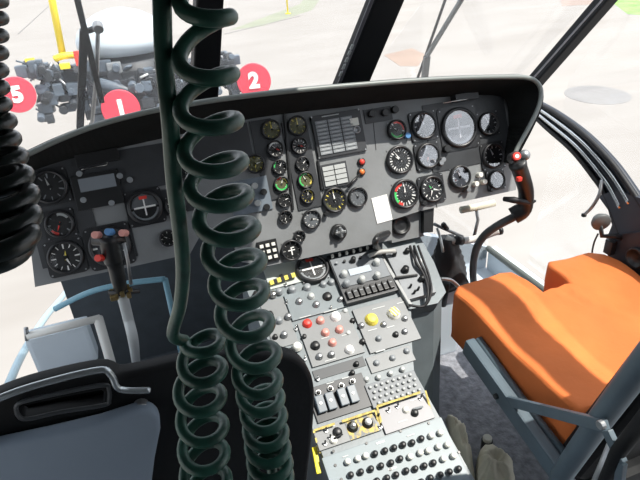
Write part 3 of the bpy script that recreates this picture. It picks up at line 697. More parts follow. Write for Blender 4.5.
g = G(); g.tube([sx(545, 520), sx(562, 474), sx(600, 420), sx(645, 360), sx(700, 290)], .024, BGREY, 16); g.link('rear_upright', seat)
g = G(); g.bar(atX(497, 398, .34), atX(607, 426, .32), .012, .026, BGREY, up=(0, 0, 1), bev=.003); g.cyl(.009, 0, .01, STEEL, Matrix.Translation(atX(603, 424, .305)) @ Matrix.Rotation(-PI/2, 4, 'Y'), 12); g.cyl(.008, 0, .008, BLACK, Matrix.Translation(atX(497, 396, .33)) @ Matrix.Rotation(-PI/2, 4, 'Y'), 12); lab(g.link('brace_bar', seat), 'flat blue grey brace bar with bolts')
g = G(); g.tube([atX(598, 500, .30), atX(618, 452, .30), atX(655, 405, .30)], .014, SHELL, 12); g.tube([atX(585, 510, .31), atX(612, 446, .31)], .010, STEEL, 10)
g.bar(atX(607, 430, .30), atX(622, 462, .30), .012, .02, BGREY); g.bar(atX(622, 462, .30), atX(619, 485, .30), .012, .016, BGREY); g.link('adjuster_lever', seat)
# legs down to floor
g = G(); g.tube([V((.62, 1.20, .26)), V((.62, 1.20, 0))], .018, BGREY, 12); g.link('leg', seat)
g = G(); g.tube([V((.36, .70, .3)), V((.36, .70, 0))], .02, BGREY, 12); g.link('leg', seat)
g = G(); g.tube([V((.93, 1.25, .26)), V((.93, 1.25, 0))], .02, BGREY, 12); g.link('leg', seat)
g = G(); g.tube([V((.93, .80, .26)), V((.93, .80, 0))], .02, BGREY, 12); g.link('leg', seat)
# backrest
g = G(); bp = [(.385, .90, .28), (.965, .90, .28), (.96, .74, .85), (.90, .70, 1.0), (.46, .70, 1.0), (.39, .74, .85)]
g.prism(bp, (0, -.09, -.02), SHELL); o = g.link('backrest', seat); bvm = o.modifiers.new('b', 'BEVEL'); bvm.width = .03; bvm.segments = 4

# left seat back (foreground)
YS = .80
ls_ = thing('pilot_seat', (-.62, .85, 0), 'black left seat back in the foreground with slot and cover', 'seat')
edge = [(-70, 436), (-30, 414), (0, 398), (40, 384), (100, 371), (120, 376), (150, 371), (180, 364), (235, 356), (278, 356), (298, 364), (308, 384), (308, 420), (303, 470), (298, 530), (292, 640), (-70, 700)]
hole = [(14, 405), (20, 400), (60, 391), (104, 383), (110, 388), (111, 400), (106, 406), (60, 414), (26, 421), (17, 417)]
E3 = spline([atY(x, y, YS) for x, y in edge[:-3]], 5) + [atY(x, y, YS) for x, y in edge[-3:]]; H3 = [atY(x, y, YS) for x, y in hole]
cu = bpy.data.curves.new('shell', 'CURVE'); cu.dimensions = '2D'; cu.fill_mode = 'BOTH'; cu.extrude = .006; cu.bevel_depth = .008; cu.bevel_resolution = 3
for L in (E3, H3):
    spn = cu.splines.new('POLY'); spn.points.add(len(L)-1); spn.use_cyclic_u = True
    for q, p in zip(spn.points, L): q.co = (p.x, p.z, 0, 1)
tmp = bpy.data.objects.new('tmp', cu); COL.objects.link(tmp)
me = bpy.data.meshes.new_from_object(tmp.evaluated_get(bpy.context.evaluated_depsgraph_get())); bpy.data.objects.remove(tmp)
me.name = 'backrest_shell'; me.materials.clear(); me.materials.append(SHELL)
RM = Matrix(((1, 0, 0, 0), (0, 0, -1, YS+.03), (0, 1, 0, 0), (0, 0, 0, 1))); RM[1][3] = YS+.006; me.transform(Matrix.Translation(-V(ls_.location)) @ RM)
o = bpy.data.objects.new('backrest', me); COL.objects.link(o); o.parent = ls_
g = G(); g.tube(spline([atY(x, y, YS-.02) for x, y in [(-70, 436), (-30, 414), (0, 398), (40, 384), (98, 370), (111, 375), (120, 389), (150, 390)]], 6), .0045, mat('rim_bright', (.42, .46, .48), .22, .7), 10); lab(g.link('rim_tube', ls_), 'bright metal edge tube')
HH = [(16, 408), (22, 402), (60, 393), (103, 385), (109, 390), (109, 400), (104, 405), (60, 412), (27, 419), (18, 415), (16, 408)]
g = G(); g.tube(spline([atY(x, y, YS-.014) for x, y in HH], 4), .0028, mat('slot_trim', (.05, .055, .06), .35), 8); g.link('slot_trim', ls_)
g = G(); g.cyl(.010, 0, .012, STEEL, Matrix.Translation(atY(141, 404, YS-.012)) @ Matrix.Rotation(PI/2, 4, 'X'), 14); g.link('fastener', ls_)
g = G(); g.box((-.645, YS+.26, .28), (.50, .50, .06), SHELL, None, .03); g.link('seat_pan', ls_)
g = G(); g.box((-.63, YS+.20, .17), (.30, .26, .34), BGREY, None, .01); g.link('seat_base', ls_)
g = G(); g.box((-.645, 1.20, .38), (.56, .42, .13), mat('cushion_grey', (.05, .052, .058), .8, var=.08, vscale=8, bump=.2, bscale=10), None, .03); lab(g.link('seat_cushion', ls_), 'charcoal seat cushion')
g = G(); p0, p1 = atY(8, 425, YS+.02), atY(118, 378, YS+.02); g.box(((p0.x+p1.x)/2, YS+.024, (p0.z+p1.z)/2), (abs(p1.x-p0.x)*1.02, .006, abs(p1.z-p0.z)*1.05), SHELL); g.link('slot_shade_sheet', ls_)  # added dark sheet standing in for the shade inside the slot
# grey-blue cover on its back
ce_ = [(-70, 465), (0, 447), (50, 436), (100, 424), (140, 411), (152, 411), (160, 418), (161, 432), (155, 462), (148, 520), (145, 620), (-70, 660)]
g = G(); front = [atY(x, y, YS-.035) for x, y in ce_]
g.prism(front, (0, .024, 0), COVER, True); cv = g.link('seat_cover', ls_); lab(cv, 'smooth blue grey fabric back cover')
b = cv.modifiers.new('b', 'BEVEL'); b.width = .008; b.segments = 3

# ------------------------------------------------------------------ cords
def cord(name, label, loops, d_of, m, cable_top, cable_bot, group, sag=.75, n=26):
    """loops: (y of front strand, x centre, half width, thickness) in reading order down the cord"""
    pts = []; rad = []
    keys = []
    for y, x, hw, th in loops:
        d = d_of(y, th); rc = (hw-th/2)*d/FPX
        # tilt of the view onto the horizontal loop
        dirv = ray(x, y).normalized(); el = math.asin(-dirv.z)
        yc = y - (hw-th/2)*math.sin(el)
        keys.append((dep(x, yc, d), rc, th*d/FPX/2*(.84 if th > 16 else .94)))
    dn = V((0, 0, -1)); ax_x = V((math.cos(YAW), -math.sin(YAW), 0)); ax_y = V((math.sin(YAW), math.cos(YAW), 0))
    nk = len(keys)
    def interp(t):
        i = min(int(t), nk-2); f = t-i; a, b = keys[i], keys[i+1]
        p0 = keys[max(i-1, 0)][0]; p3 = keys[min(i+2, nk-1)][0]
        p = .5*((2*a[0]) + (b[0]-p0)*f + (2*p0-5*a[0]+4*b[0]-p3)*f*f + (-p0+3*a[0]-3*b[0]+p3)*f*f*f)
        return p, a[1]*(1-f)+b[1]*f, a[2]*(1-f)+b[2]*f
    steps = (nk-1)*n
    for s_ in range(-n//4, steps+n//2+1):
        t = s_/n; h_ = t + sag*(math.sin(2*PI*t+.62*PI)-math.sin(.62*PI))/(2*PI); p, rc, rr = interp(min(max(h_, 0), nk-1))
        ph = -PI/2 + 2*PI*t
        pts.append(p + ax_x*(rc*math.cos(ph)) + ax_y*(rc*math.sin(ph)) + V((0, 0, 0))); rad.append(rr)
    # ends: let the helix drift past the keys
    top_ = [V(p) for p in cable_top]; bot_ = [V(p) for p in cable_bot]
    if top_: 
        c = spline(top_ + [pts[0]], 8)[:-1]; pts = c + pts; rad = [max(rad[0], .0043)]*len(c) + rad
    if bot_:
        c = spline([pts[-1]] + bot_, 8)[1:]; pts = pts + c; rad = rad + [rad[-1]]*len(c)
    g = G(); g.tube(pts, rad, m, 14)
    o = g.link(name); tag(o, label, 'cord', group); return o
ZC = 1.74
L2 = [(-35, 206, 34, 20), (17, 205, 35, 20), (77, 206, 36, 19.5), (127, 209, 37, 19), (171, 214, 37, 18), (206, 220, 36, 17), (240, 228, 34, 16), (274, 235, 33, 15), (305, 240, 31, 14), (337, 246, 30, 13.5), (368, 255, 28, 12.5), (394, 258, 26, 12), (412, 261, 25, 11.5), (430, 264, 24.5, 11), (447, 266, 24, 11), (463, 268, 24, 11), (478, 270, 24, 11), (493, 271, 24, 11)]
def dof(y, th): return .009*FPX/th
p_top = dep(206, -60, .24)
cord('coiled_cord', 'long green coiled cord, the wider loops hanging over the centre dials', L2, dof, CORD, [V((p_top.x, p_top.y, ZC)), V((p_top.x, p_top.y, 1.60))], [dep(275, 520, .46), dep(290, 600, .44), V((-.25, .50, .6)), V((-.24, .50, .015))], 'cords hanging from the cockpit roof', sag=.85)
L1 = [(352, 203, 24, 12.5), (382, 202, 27, 12.5), (411, 200, 28, 12.5), (441, 203, 27, 12), (469, 204, 27, 12), (496, 206, 27, 12), (522, 208, 27, 12)]
ct = dep(161, -40, .235)
cord('coiled_cord', 'green cord running straight down then coiling before the black left seat', L1, lambda y, th: .0092*FPX/th, CORD,
     [V((ct.x, ct.y, ZC)), V((ct.x, ct.y, 1.56)), ct, dep(162, 0, .24), dep(164, 60, .25), dep(170, 120, .26), dep(174, 180, .28), dep(180, 230, .30), dep(183, 270, .32), dep(180, 305, .345), dep(173, 335, .375)],
     [dep(215, 560, .40), V((-.36, .42, .7)), V((-.36, .42, .015))], 'cords hanging from the cockpit roof')
LK = [(-34, -22, 29, 17), (-16, -22, 29, 17), (2, -22, 30, 17), (20, -22, 30, 17), (38, -22, 30, 17), (56, -22, 30, 17.5), (74, -22, 30, 18), (92, -21, 30, 18), (110, -20, 31, 18), (128, -16, 32, 18), (147, -14, 34, 19), (167, -10, 37, 20), (188, -7, 40, 22), (210, -5, 44, 23), (233, -4, 46, 24), (252, -4, 45, 25), (264, -6, 40, 25)]
ck = dep(-20, -60, .27)
cord('coiled_cord', 'black coiled cord hanging at the far left edge over the left dials', LK, lambda y, th: .0095*FPX/th*.95, CORDK, [V((ck.x, ck.y, ZC)), V((ck.x, ck.y, 1.62))], [dep(-60, 262, .22), dep(-100, 200, .21), dep(-120, 60, .22), V((-.56, .30, ZC))], 'cords hanging from the cockpit roof')

# ------------------------------------------------------------------ cockpit shell
XR, XL = 1.02, -1.12
g = G(); g.box(((XR+XL)/2, .55, -.02), (XR-XL, 2.5, .04), FLOORM); struct(g, 'floor')
g = G(); g.box(((XR+XL)/2, -.22, 1.77), (XR-XL, .80, .05), ROOFM); g.box((-.43, .76, 1.77), (1.38, 1.18, .05), ROOFM); g.box(((XR+XL)/2, 1.36, 1.77), (XR-XL, .10, .05), ROOFM); struct(g, 'ceiling')  # unseen roof, left side closed over to keep the left panel dark
g = G(); g.box(((XR+XL)/2, -.62, .87), (XR-XL, .05, 1.78), ROOFM); struct(g, 'wall_back')
sill = [atX(485, 245, XR), atX(545, 290, XR)]
zr = .40
g = G()
# right lower wall, pale inside, up to the sill
def wallpoly(X, pts, ext, m): g.prism([(X, y, z) for y, z in pts], (ext, 0, 0), m)
s0, s1 = sill
slope = (s1.z-s0.z)/(s1.y-s0.y)
za = s0.z + slope*(2.05-s0.y); zb_ = s1.z + slope*(-.6-s1.y)*0
wallpoly(XR, [(-.6, 0), (2.05, 0), (2.05, za), (s1.y, s1.z), (-.6, s1.z)], .04, PALE)
struct(g, 'wall_right')
g = G(); g.tube([V((XR-.005, 2.05, za)), V((XR-.005, s1.y, s1.z)), V((XR-.005, -.6, s1.z))], .014, mat('sill_olive', (.10, .11, .095), .5), 10); struct(g, 'trim_1')
g = G(); wallpoly(XL-.04, [(-.6, 0), (1.35, 0), (1.7, .05), (2.05, .10), (1.9, .22), (1.5, .28), (-.6, .38)], .04, PALE); struct(g, 'wall_left')
# curved frame of the left lower window
g = G(); g.tube(spline([atX(-20, 440, XL+.04), atX(3, 397, XL+.04), atX(22, 355, XL+.04), atX(45, 318, XL+.04), atX(66, 292, XL+.04), atX(78, 270, XL+.04)], 6), .016, mat('frame_pale_blue', (.30, .42, .48), .4), 12); struct(g, 'trim_2')
# right door frame: dark curved band from hood to the right edge
FXp = 1.0
def fr(x, y, X=FXp): return atX(x, y, X)
g = G(); oc = resample(spline([fr(530, 98), fr(556, 112), fr(585, 133), (fr(612, 160)), fr(632, 187), fr(655, 222)], 8), 50); ic = resample(spline([fr(524, 104), fr(546, 126), fr(573, 150), fr(594, 176), fr(607, 196), fr(622, 235)], 8), 50)
vs = []; fs = []
for a, b in zip(oc, ic): vs += [a, b, b+V((.018, 0, 0)), a+V((.018, 0, 0))]
for i in range(49):
    for k in range(4): k2 = (k+1) % 4; fs.append([i*4+k, i*4+k2, (i+1)*4+k2, (i+1)*4+k])
fs += [[0, 1, 2, 3], [196, 197, 198, 199]]
g.add(vs, fs, NAVY, True); struct(g, 'trim_3')
g = G()
for f_ in (.28, .62):
    g.tube([a.lerp(b, f_) + V((-.012, 0, 0)) for a, b in zip(oc[4:44], ic[4:44])], .007, mat('chrome_rail', (.55, .57, .58), .2, 1.), 8)
g.tube([a.lerp(b, .02) + V((-.008, 0, 0)) for a, b in zip(oc, ic)], .008, RUB, 8); g.tube([a.lerp(b, .98) + V((-.008, 0, 0)) for a, b in zip(oc, ic)], .008, RUB, 8)
struct(g, 'trim_4')
# navy side console at right edge with round hole
dx = thing('side_door_panel', (1.0, 1.1, .35), 'dark navy metal panel with round hole at the right edge', 'door panel')
PPn = [(598, 196), (616, 190), (660, 205), (700, 330), (660, 330), (640, 296), (622, 286), (608, 258), (606, 240), (612, 225), (608, 210)]
g = G(); g.prism([fr(x, y, .985) for x, y in PPn], (.05, 0, 0), NAVY); g.link('panel_sheet', dx)
g = G(); g.prism([fr(x, y, .975) for x, y in ((606, 236), (640, 232), (680, 260), (690, 330), (648, 318), (640, 296), (612, 276))], (.02, 0, 0), mat('navy_box', (.02, .024, .034), .5)); ob = g.link('door_box', dx)
hc = fr(636, 258, .970); g = G(); g.lathe([(.034, 0), (.034, .006), (.028, .008), (.026, .001), (.0003, .001)], BLACK, Matrix.Translation(hc) @ Matrix.Rotation(-PI/2, 4, 'Y'), 24); g.link('round_hole', ob)
# lever under the frame
g = G(); g.tube(spline([fr(602, 180, .97), fr(599, 195, .95), fr(592, 207, .94), fr(585, 214, .94)], 5), .0055, STEEL, 8); g.box(fr(584, 215, .94), (.014, .012, .012), BLACK, None, .003)
tag(g.link('latch_lever'), 'thin dark lever hanging from the door frame', 'lever')
# round mirror / lamp
ml = thing('map_lamp', fr(603, 235, .93), 'small round grey lamp on a bracket above the orange seat', 'lamp')
c = fr(601, 222, .92)
g = G(); g.lathe([(.006, -.03), (.02, -.02), (.030, -.004), (.030, .004), (.026, .008), (.0003, .009)], mat('lamp_grey', (.13, .14, .14), .5), Frame(c, RX, (UX*.8-FX*.6)).mat(c), 24); g.link('lamp_head', ml)
g = G(); g.tube([c + V((0, 0, -.01)), fr(602, 236, .93), fr(614, 236, .95), fr(622, 238, .98)], .008, BEZEL, 10); g.box(fr(610, 247, .96), (.02, .03, .05), BEZEL, None, .003); g.link('lamp_bracket', ml)
g = G(); g.tube(spline([fr(598, 234, .92), fr(594, 243, .93), fr(592, 256, .95), fr(594, 275, .985)], 5), .003, BLACK, 8); g.link('lamp_cable', ml)
# upper side rails (right, left) where roof meets side
g = G(); g.box((XR, .45, 1.70), (.06, 2.0, .14), ROOFM); struct(g, 'trim_5')
g = G(); g.box((XL, .45, 1.55), (.06, 2.0, .44), ROOFM); g.box((XL, -.3, 1.0), (.06, .6, 1.3), ROOFM); struct(g, 'trim_6')  # unseen left rail, deepened to cut the light on the left side
# nose: lower bulkhead and floor
NSHADE = mat('nose_shade_dark', (.05, .06, .07), .6, var=.15)  # left nose surfaces, with their shade put into the colour
zf = atY(430, 229, 2.06).z; ze = za
g = G(); g.prism([(-.80, 2.06, 0), (.15, 2.06, 0), (.15, 2.06, .74), (-.80, 2.06, .74)], (0, .04, 0), NSHADE); g.prism([(.15, 2.06, 0), (XR, 2.06, 0), (XR, 2.06, ze), (.62, 2.06, zf), (.50, 2.06, .74), (.15, 2.06, .74)], (0, .04, 0), PALE); struct(g, 'wall_front')
g = G(); g.box((-.48, 1.95, -.02), (1.28, .32, .04), NSHADE); g.box((.59, 1.95, -.02), (.86, .32, .04), PALE); struct(g, 'floor_2')

# windscreen posts on the raked plane
def post(name, a, b, w0, w1, m=NAVY, th=.05, extra=None):
    A0, B0 = WIN.px(*a), WIN.px(*b); t = (B0-A0); sd = t.cross(WIN.ez).normalized()
    k0 = fdepth(A0)/FPX*w0/2; k1 = fdepth(B0)/FPX*w1/2
    g = G(); g.prism([A0-sd*k0, A0+sd*k0, B0+sd*k1, B0-sd*k1], WIN.ez*th, m)
    if extra: extra(g, A0, B0, sd, k0, k1)
    o = struct(g, name); bb = o.modifiers.new('b', 'BEVEL'); bb.width = .008; bb.segments = 3; return o
def ext2(a, b, s0_, s1_):   # extend a pixel line
    return ((a[0]-(b[0]-a[0])*s0_, a[1]-(b[1]-a[1])*s0_), (b[0]+(b[0]-a[0])*s1_, b[1]+(b[1]-a[1])*s1_))
POST = mat('post_black', (.012, .013, .015), .5, spec=.2)
a, b = ext2((202, 97), (206, 0), .5, 1.6); post('trim_7', a, b, 25, 30, POST)
a, b = ext2((346, 84), (380, 0), .5, 1.6); post('trim_8', a, b, 32, 36, POST)
a, b = ext2((534, 75), (598, 0), .5, 1.6); post('trim_9', a, b, 13, 18, POST)
def line_on_post(name, pa, pb, w, m, c=.055):
    A, B = WIN.px(*pa, c), WIN.px(*pb, c); g = G(); g.bar(A, B, w, .004, m, up=WIN.ez); return struct(g, name)
a, b = ext2((339, 84), (372, 0), .2, 1.2); line_on_post('trim_10', a, b, .012, mat('post_grey', (.10, .10, .115), .4))
for i, (x, y) in enumerate(((341, 72), (344, 65), (346, 59), (349, 52), (352, 47), (338, 79))):
    pass
g = G()
for x, y in ((340, 76), (343, 69), (346, 62), (348.5, 55), (351, 49)):
    A, B = WIN.px(x, y, .062), WIN.px(x+1.8, y-4.2, .062); g.bar(A, B, .009, .002, GREYL, up=WIN.ez, bev=0)
struct(g, 'trim_11')
a, b = ext2((536, 75), (602, 0), .2, 1.2); line_on_post('trim_12', a, b, .007, mat('post_highlight', (.16, .16, .18), .35))  # strip paints the grey highlight along the right post
# cross rail at top of the windscreen (out of frame)
g = G(); g.bar(WIN.w(-1.2, .98), WIN.w(1.25, .98), .06, .06, POST, up=WIN.ez); struct(g, 'trim_13')
g = G(); g.bar(WIN.w(-1.1, -.03), WIN.w(1.05, -.03), .05, .04, POST, up=WIN.ez); struct(g, 'trim_14')
# window glass
WG = glass('windscreen_glass', 1.42, .028); SG = glass('side_glass', 1.42, .03)
def pane(name, pts, m, nrm):
    g = G(); g.prism(pts, V(nrm).normalized()*.004, m); return struct(g, name)
def up_(x): return [WIN.w(x, 0), WIN.w(x, .95)]
pane('window_1', [WIN.w(-1.12, .0, -.01), WIN.w(-.285, 0, -.01), WIN.w(-.09, .95, -.01), WIN.w(-1.12, .95, -.01)], WG, -WIN.ez)
pane('window_2', [WIN.w(-.215, 0, -.01), WIN.w(.21, 0, -.01), WIN.w(.66, .95, -.01), WIN.w(-.02, .95, -.01)], WG, -WIN.ez)
pane('window_3', [WIN.w(.29, 0, -.01), WIN.w(1.03, 0, -.01), WIN.w(1.50, .95, -.01), WIN.w(.75, .95, -.01)], WG, -WIN.ez)
pane('window_4', [(XR+.05, 1.84, za+.02), (XR+.05, s1.y, s1.z+.02), (XR+.05, -.5, s1.z+.02), (XR+.05, -.5, 1.56), (XR+.05, 1.40, 1.56), (XR+.05, 1.76, .95)], SG, (1, 0, 0))
pane('window_6', [(.26, .18, 1.75), (XR, .18, 1.75), (XR, 1.31, 1.75), (.26, 1.31, 1.75)], SG, (0, 0, 1))
pane('window_5', [(.53, 2.06, .05), (XR, 2.06, .05), (XR, 2.06, .78), (.53, 2.06, .78)], SG, (0, 1, 0))

# ------------------------------------------------------------------ cloths and small things on the floor
def cloth(name, pxs, z, label, seed, h=.05):
    pl = [atZ(x, y, z) for x, y in pxs]; c = sum(pl, V((0, 0, 0)))/len(pl)
    bm = bmesh.new(); rings = 9; seg = 40; pr = resample(spline(pl + [pl[0]], 8), seg+1)[:-1]; vs = []
    cv = bm.verts.new(c + V((0, 0, h)))
    for i in range(1, rings+1):
        f_ = i/rings; row = []
        for k in range(seg):
            p = c.lerp(pr[k], f_); nz = noise.noise(V((p.x*28+seed, p.y*28, seed)))
            zz = h*(1-f_**3)*(1+.8*nz) + .012*abs(math.sin(k*1.1+seed))*f_
            row.append(bm.verts.new((p.x+.006*noise.noise(V((p.x*40, p.y*40, 3))), p.y, max(.002, z-(z if i == rings else 0)+zz if i < rings else .002))))
        vs.append(row)
    for k in range(seg): bm.faces.new((cv, vs[0][k], vs[0][(k+1) % seg]))
    for i in range(rings-1):
        for k in range(seg): bm.faces.new((vs[i][k], vs[i+1][k], vs[i+1][(k+1) % seg], vs[i][(k+1) % seg]))
    bm.faces.new(list(reversed(vs[-1]))) ; bmesh.ops.recalc_face_normals(bm, faces=bm.faces[:])
    me = bpy.data.meshes.new(name); bm.to_mesh(me); bm.free(); me.materials.append(CLOTH)
    for p in me.polygons: p.use_smooth = True
    o = bpy.data.objects.new(name, me); COL.objects.link(o); return tag(o, label, 'cloth')
cloth('folded_cloth', [(446, 416), (458, 422), (466, 438), (470, 458), (476, 480), (468, 478), (462, 460), (452, 440)], .02, 'crumpled khaki cloth draped against the console side', 3, .06)
cloth('folded_cloth', [(478, 452), (490, 446), (508, 458), (514, 470), (512, 500), (480, 500), (476, 470)], .02, 'crumpled khaki cloth lying on the open grey floor', 9, .05)
g = G(); c = atZ(487, 442, .03); g.cyl(.018, 0, .04, BLACK, Matrix.Translation((c.x, c.y, 0)), 16).cyl(.014, .04, .052, CREAM, Matrix.Translation((c.x, c.y, 0)), 16)
tag(g.link('floor_fitting'), 'small black and white capped fitting on the grey floor', 'fitting')

# ------------------------------------------------------------------ wipers (outside the windscreen)
def wp(x, y, c=-.05): return WIN.px(x, y, c)
wl = thing('windscreen_wiper', wp(90, 128), 'black double armed wiper across the left windscreen', 'wiper')
G().bar(wp(76, -6), wp(102, 102), .016, .012, POST, up=WIN.ez).link('arm', wl)
G().bar(wp(84, 30, -.07), wp(80, 128, -.07), .022, .014, POST, up=WIN.ez).link('blade', wl)
G().tube([wp(98, 28, -.06), wp(97, 70, -.06), wp(92, 124, -.06)], .006, STEEL, 8).link('link_rod', wl)
G().bar(wp(88, 31), wp(101, 26), .012, .012, POST, up=WIN.ez).cyl(.014, -.01, .012, STEEL, WIN.mat(wp(98, 27)), 12).link('pivot', wl)
wr = thing('windscreen_wiper', wp(424, 76), 'grey wiper with thin rod across the right windscreen', 'wiper')
G().bar(wp(466, -8), wp(427, 56), .014, .012, mat('wiper_grey', (.14, .15, .15), .45), up=WIN.ez).bar(wp(427, 56), wp(424, 84), .024, .014, MATS['wiper_grey'], up=WIN.ez).link('arm', wr)
G().tube([wp(448, -8, -.06), wp(417, 80, -.06)], .005, POST, 8).link('rod', wr)

# ------------------------------------------------------------------ outside
GZ = -1.35
gm = bpy.data.materials.new('concrete_apron'); gm.use_nodes = True; nt = gm.node_tree; bs = nt.nodes['Principled BSDF']; bs.inputs['Roughness'].default_value = .9; bs.inputs['Specular IOR Level'].default_value = .15
tc = nt.nodes.new('ShaderNodeTexCoord'); n1 = nt.nodes.new('ShaderNodeTexNoise'); n1.inputs['Scale'].default_value = .35; n1.inputs['Detail'].default_value = 3; n1.inputs['Roughness'].default_value = .6
mp = nt.nodes.new('ShaderNodeMapping'); mp.inputs['Scale'].default_value = (1, 2.6, 1); mp.inputs['Rotation'].default_value = (0, 0, .5)
nt.links.new(tc.outputs['Object'], mp.inputs[0]); nt.links.new(mp.outputs[0], n1.inputs['Vector'])
cr = nt.nodes.new('ShaderNodeValToRGB'); cr.color_ramp.elements[0].position = .3; cr.color_ramp.elements[1].position = .72
cr.color_ramp.elements[0].color = (.25, .235, .22, 1); cr.color_ramp.elements[1].color = (.295, .282, .268, 1)
nt.links.new(n1.outputs['Fac'], cr.inputs['Fac']); nt.links.new(cr.outputs['Color'], bs.inputs['Base Color'])
g = G(); g.add([(-120, -60, GZ), (120, -60, GZ), (120, 140, GZ), (-120, 140, GZ)], [[0, 1, 2, 3]], gm); struct(g, 'ground')
def gpx(x, y, dz=0): return atZ(x, y, GZ+dz)
def patch(name, pxs, m, dz, label=None, cat=None):
    g = G(); g.prism([gpx(*p, dz) for p in pxs], (0, 0, -.02), m); return struct(g, name)
# worn marks on the apron
el = [(598+34*math.cos(a*PI/12), 95+9*math.sin(a*PI/12)+2.5*math.cos(a*PI/12)) for a in range(24)]
patch('ground_2', el, mat('stain_grey', (.20, .197, .197), .9, var=.1, vscale=1), .004)
patch('ground_3', [(384, 55), (412, 48), (426, 55), (418, 66), (400, 66)], mat('stain_tan', (.27, .20, .16), .9, var=.1, vscale=1), .004)
patch('ground_4', [(560, -2), (600, -8), (598, 4), (562, 6)], mat('stain_tan2', (.27, .21, .18), .9), .004)
patch('ground_5', [(612, -12), (660, -12), (660, 16), (628, 14), (612, 2)], mat('grass_green', (.18, .34, .08), .9, var=.4, vscale=2), .005)
patch('ground_6', [(318, -20), (334, -20), (312, 10), (262, 26), (230, 30), (262, 18), (300, 4)], mat('stain_green_grey', (.21, .225, .165), .9, var=.1, vscale=1), .004)
g = G(); g.bar(gpx(18, 34, .01), gpx(52, 3, .01), .05, .01, mat('seam_grey', (.17,.166,.162), .9)); struct(g, 'ground_7')
g = G(); g.bar(gpx(225, 34, .006), gpx(300, 16, .006), .07, .01, mat('seam_grey', (.20,.193,.193), .9)); struct(g, 'ground_8')

YM = 6.0
MB = mat('machine_dark', (.022, .027, .034), .55, var=.5, vscale=9, bump=.6, bscale=14)
ML = mat('machine_blue_grey', (.085, .11, .14), .5, var=.4, vscale=8)
rh = thing('rotor_head', (atY(125, 60, YM).x, YM+.6, GZ), 'folded rotor head on a stand with pale dome and numbered red discs', 'rotor head')
c = atY(125, 48, YM+.2)
R_ = 47*fdepth(c)/FPX
dome = G(); dome.lathe([(R_*.30, -.12), (R_*.85, -.10), (R_, -.02), (R_*1.0, .04), (R_*.93, .12), (R_*.76, .21), (R_*.5, .28), (R_*.22, .32), (.001, .33)], mat('dome_pale_blue', (.50, .57, .62), .35), Matrix.Translation(c + V((0, R_*.8, .02))), 40)
lab(dome.link('dome_cover', rh), 'smooth pale blue dome')
hc = c + V((0, R_*.8, -.3))
hub = G(); hub.lathe([(R_*.5, -.45), (R_*.9, -.3), (R_*1.0, -.02), (R_*.95, .15), (R_*.4, .2)], MB, Matrix.Translation(hc), 24)
for k_ in range(110):
    a = random.uniform(-PI, 0); rr = R_*random.uniform(.9, 1.08); p = hc + V((rr*math.cos(a), rr*math.sin(a), random.uniform(-.42, .16)))
    if k_ % 2: hub.box(p, (random.uniform(.05, .18), random.uniform(.05, .14), random.uniform(.04, .14)), random.choice((MB, ML, ML, GREYM)), None, .012)
    elif k_ % 4:
        q = p + V((random.uniform(-.14, .14), random.uniform(-.08, .05), random.uniform(-.12, .12))); hub.tube([p, (p+q)/2 + V((0, -.04, .03)), q], .014, random.choice((ML, MB, MB)), 8)
    else: hub.cyl(random.uniform(.03, .07), -.05, .06, random.choice((ML, MB)), Matrix.Translation(p) @ Matrix.Rotation(PI/2, 4, 'X'), 14)
hub.link('hub', rh)
def arm(a, b, w, h, lattice=True):
    A, B = atY(*a, YM), atY(*b, YM); g = G(); g.bar(A, B, w, h, MB, bev=.03)
    for k_ in range(46):
        t = random.random(); p = A.lerp(B, t) + V((random.uniform(-.04, .04), random.uniform(-.22, 0), random.uniform(-h*.7, h*.6)))
        if k_ % 3 == 0: g.tube([p, p + V((random.uniform(-.09, .09), random.uniform(-.05, .05), random.uniform(-.11, .11)))], random.uniform(.008, .013), random.choice((ML, MB, STEEL, GREYL)), 7)
        elif k_ % 3 == 1: g.box(p, (random.uniform(.06, .13), .08, random.uniform(.05, .11)), random.choice((ML, MB, MB)), None, .012)
        else: g.cyl(random.uniform(.025, .05), -.04, .05, random.choice((ML, MB)), Matrix.Translation(p) @ Matrix.Rotation(PI/2+random.uniform(-.5, .5), 4, 'X'), 12)
    return g.link('blade_arm', rh)
arm((92, 82), (50, 84), .26, .30); arm((62, 72), (24, 64), .10, .07); arm((52, 74), (44, 106), .14, .14)
arm((135, 86), (160, 92), .26, .34); arm((205, 68), (232, 62), .2, .18); arm((200, 62), (240, 88), .22, .16); arm((170, 84), (212, 72), .3, .34)
DISC = mat('disc_red', (.62, .035, .065), .5)
for x, y, r_, ch, tx in ((17, 95, 17.5, '5', 'left red disc marked 5'), (121, 109, 18.5, '1', 'middle red disc marked 1'), (254, 81, 17, '2', 'right red disc marked 2')):
    P = atY(x, y, YM-.30); k = fdepth(P)/FPX; nd = (CAM-P); nd.z *= .4; nd.normalize(); ex = V((0, 0, 1)).cross(nd).normalized(); ey = nd.cross(ex)
    ey2 = (ey + ex*0).normalized(); fm = Frame(P, ex, ey2)
    o = G().lathe([(r_*k*.94, -.05), (r_*k, -.04), (r_*k, -.005), (r_*k*.97, 0), (.001, .001)], DISC, fm.mat(P), 40).link('red_disc', rh, None) if False else None
    g = G(); g.lathe([(r_*k*.94, -.05), (r_*k, -.04), (r_*k, -.005), (r_*k*.97, 0), (.0005, .001)], DISC, None, 40, False)
    g.tube([(0, 0, -.04), (0, 0, -.32)], .04, MB, 10)
    o = g.link('red_disc', rh, fm.mat(P)); lab(o, tx)
    me = text_mesh(ch, r_*k*1.2, .004, .05); me.materials.clear(); me.materials.append(WHITE)
    t = bpy.data.objects.new('digit', me); COL.objects.link(t); t.parent = o; t.matrix_basis = Matrix.Translation((0, 0, .006))
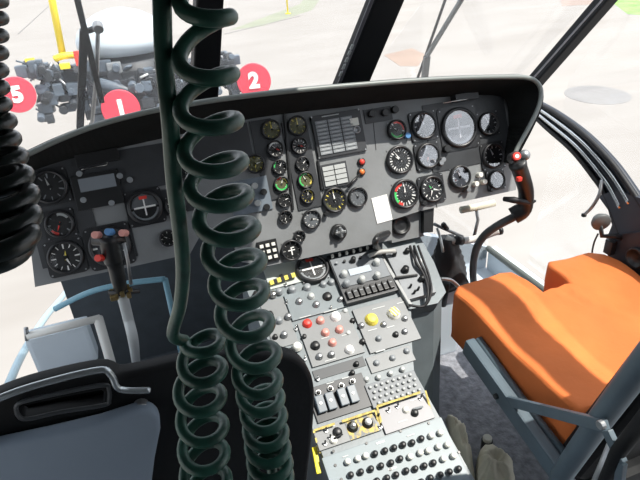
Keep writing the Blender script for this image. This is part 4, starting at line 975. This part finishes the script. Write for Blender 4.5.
# stand
g = G(); b0 = hc + V((0, 0, -.4)); g.tube([b0, V((b0.x, b0.y, GZ+.1))], .16, MB, 20)
for a in range(4): g.bar(V((b0.x, b0.y, GZ+.07)), V((b0.x+.75*math.cos(a*PI/2+.6), b0.y+.75*math.sin(a*PI/2+.6), GZ+.05)), .10, .09, MB)
lab(g.link('stand', rh), 'dark stand column with cross feet')
g = G(); A, B = atY(160, 88, YM), atY(212, 74, YM); g.tube([atY(100, 84, YM), atY(130, 92, YM+.1), atY(175, 88, YM+.1), atY(212, 76, YM)], .06, ML, 12); g.link('ring_beam', rh)
YM2 = mat('paint_yellow', (.85, .66, .03), .45)
ych = G(); ych.tube([atY(63, 56, YM-.05), atY(50, -10, YM-.05), atY(42, -50, YM-.05)], .032, YM2, 12)
ych.tube(spline([atY(55, 59, YM-.1), atY(63, 56, YM-.12), atY(76, 55, YM-.1)], 5), .03, YM2, 10); ych.box(atY(65, 66, YM-.15), (.09, .06, .05), YM2, None, .01); ych.box(atY(30, 61, YM-.12), (.08, .05, .05), YM2, None, .01)
lab(ych.link('lifting_pole', rh), 'bright yellow lifting pole')
G().box(atY(78, 60, YM-.2), (.05, .05, .16), RED, None, .01).link('red_fitting', rh)
# thin yellow post on the apron
p = gpx(288, 14); g = G(); g.tube([p, p+V((0, 0, 2.2))], .035, YM2, 12); g.cyl(.12, 0, .05, YM2, Matrix.Translation(p), 16)
tag(g.link('bollard_post'), 'thin yellow post standing far off on the apron', 'post')

# ------------------------------------------------------------------ light
wd = bpy.data.worlds.new('sky'); sc.world = wd; wd.use_nodes = True; bg = wd.node_tree.nodes['Background']
bg.inputs[0].default_value = (.86, .92, 1.0, 1); bg.inputs[1].default_value = 1.45
sl = bpy.data.lights.new('sun', 'SUN'); sl.energy = 6.0; sl.angle = .012; sl.color = (1, .95, .87)
so = bpy.data.objects.new('sun', sl); COL.objects.link(so)
so.rotation_euler = V((.50, -.45, 1.15)).to_track_quat('Z', 'Y').to_euler()
sc.view_settings.view_transform = 'Standard'; sc.view_settings.look = 'None'; sc.view_settings.gamma = 1; sc.view_settings.exposure = .3
sc.view_settings.use_curve_mapping = False
sc.cycles.max_bounces = 10; sc.cycles.transparent_max_bounces = 16
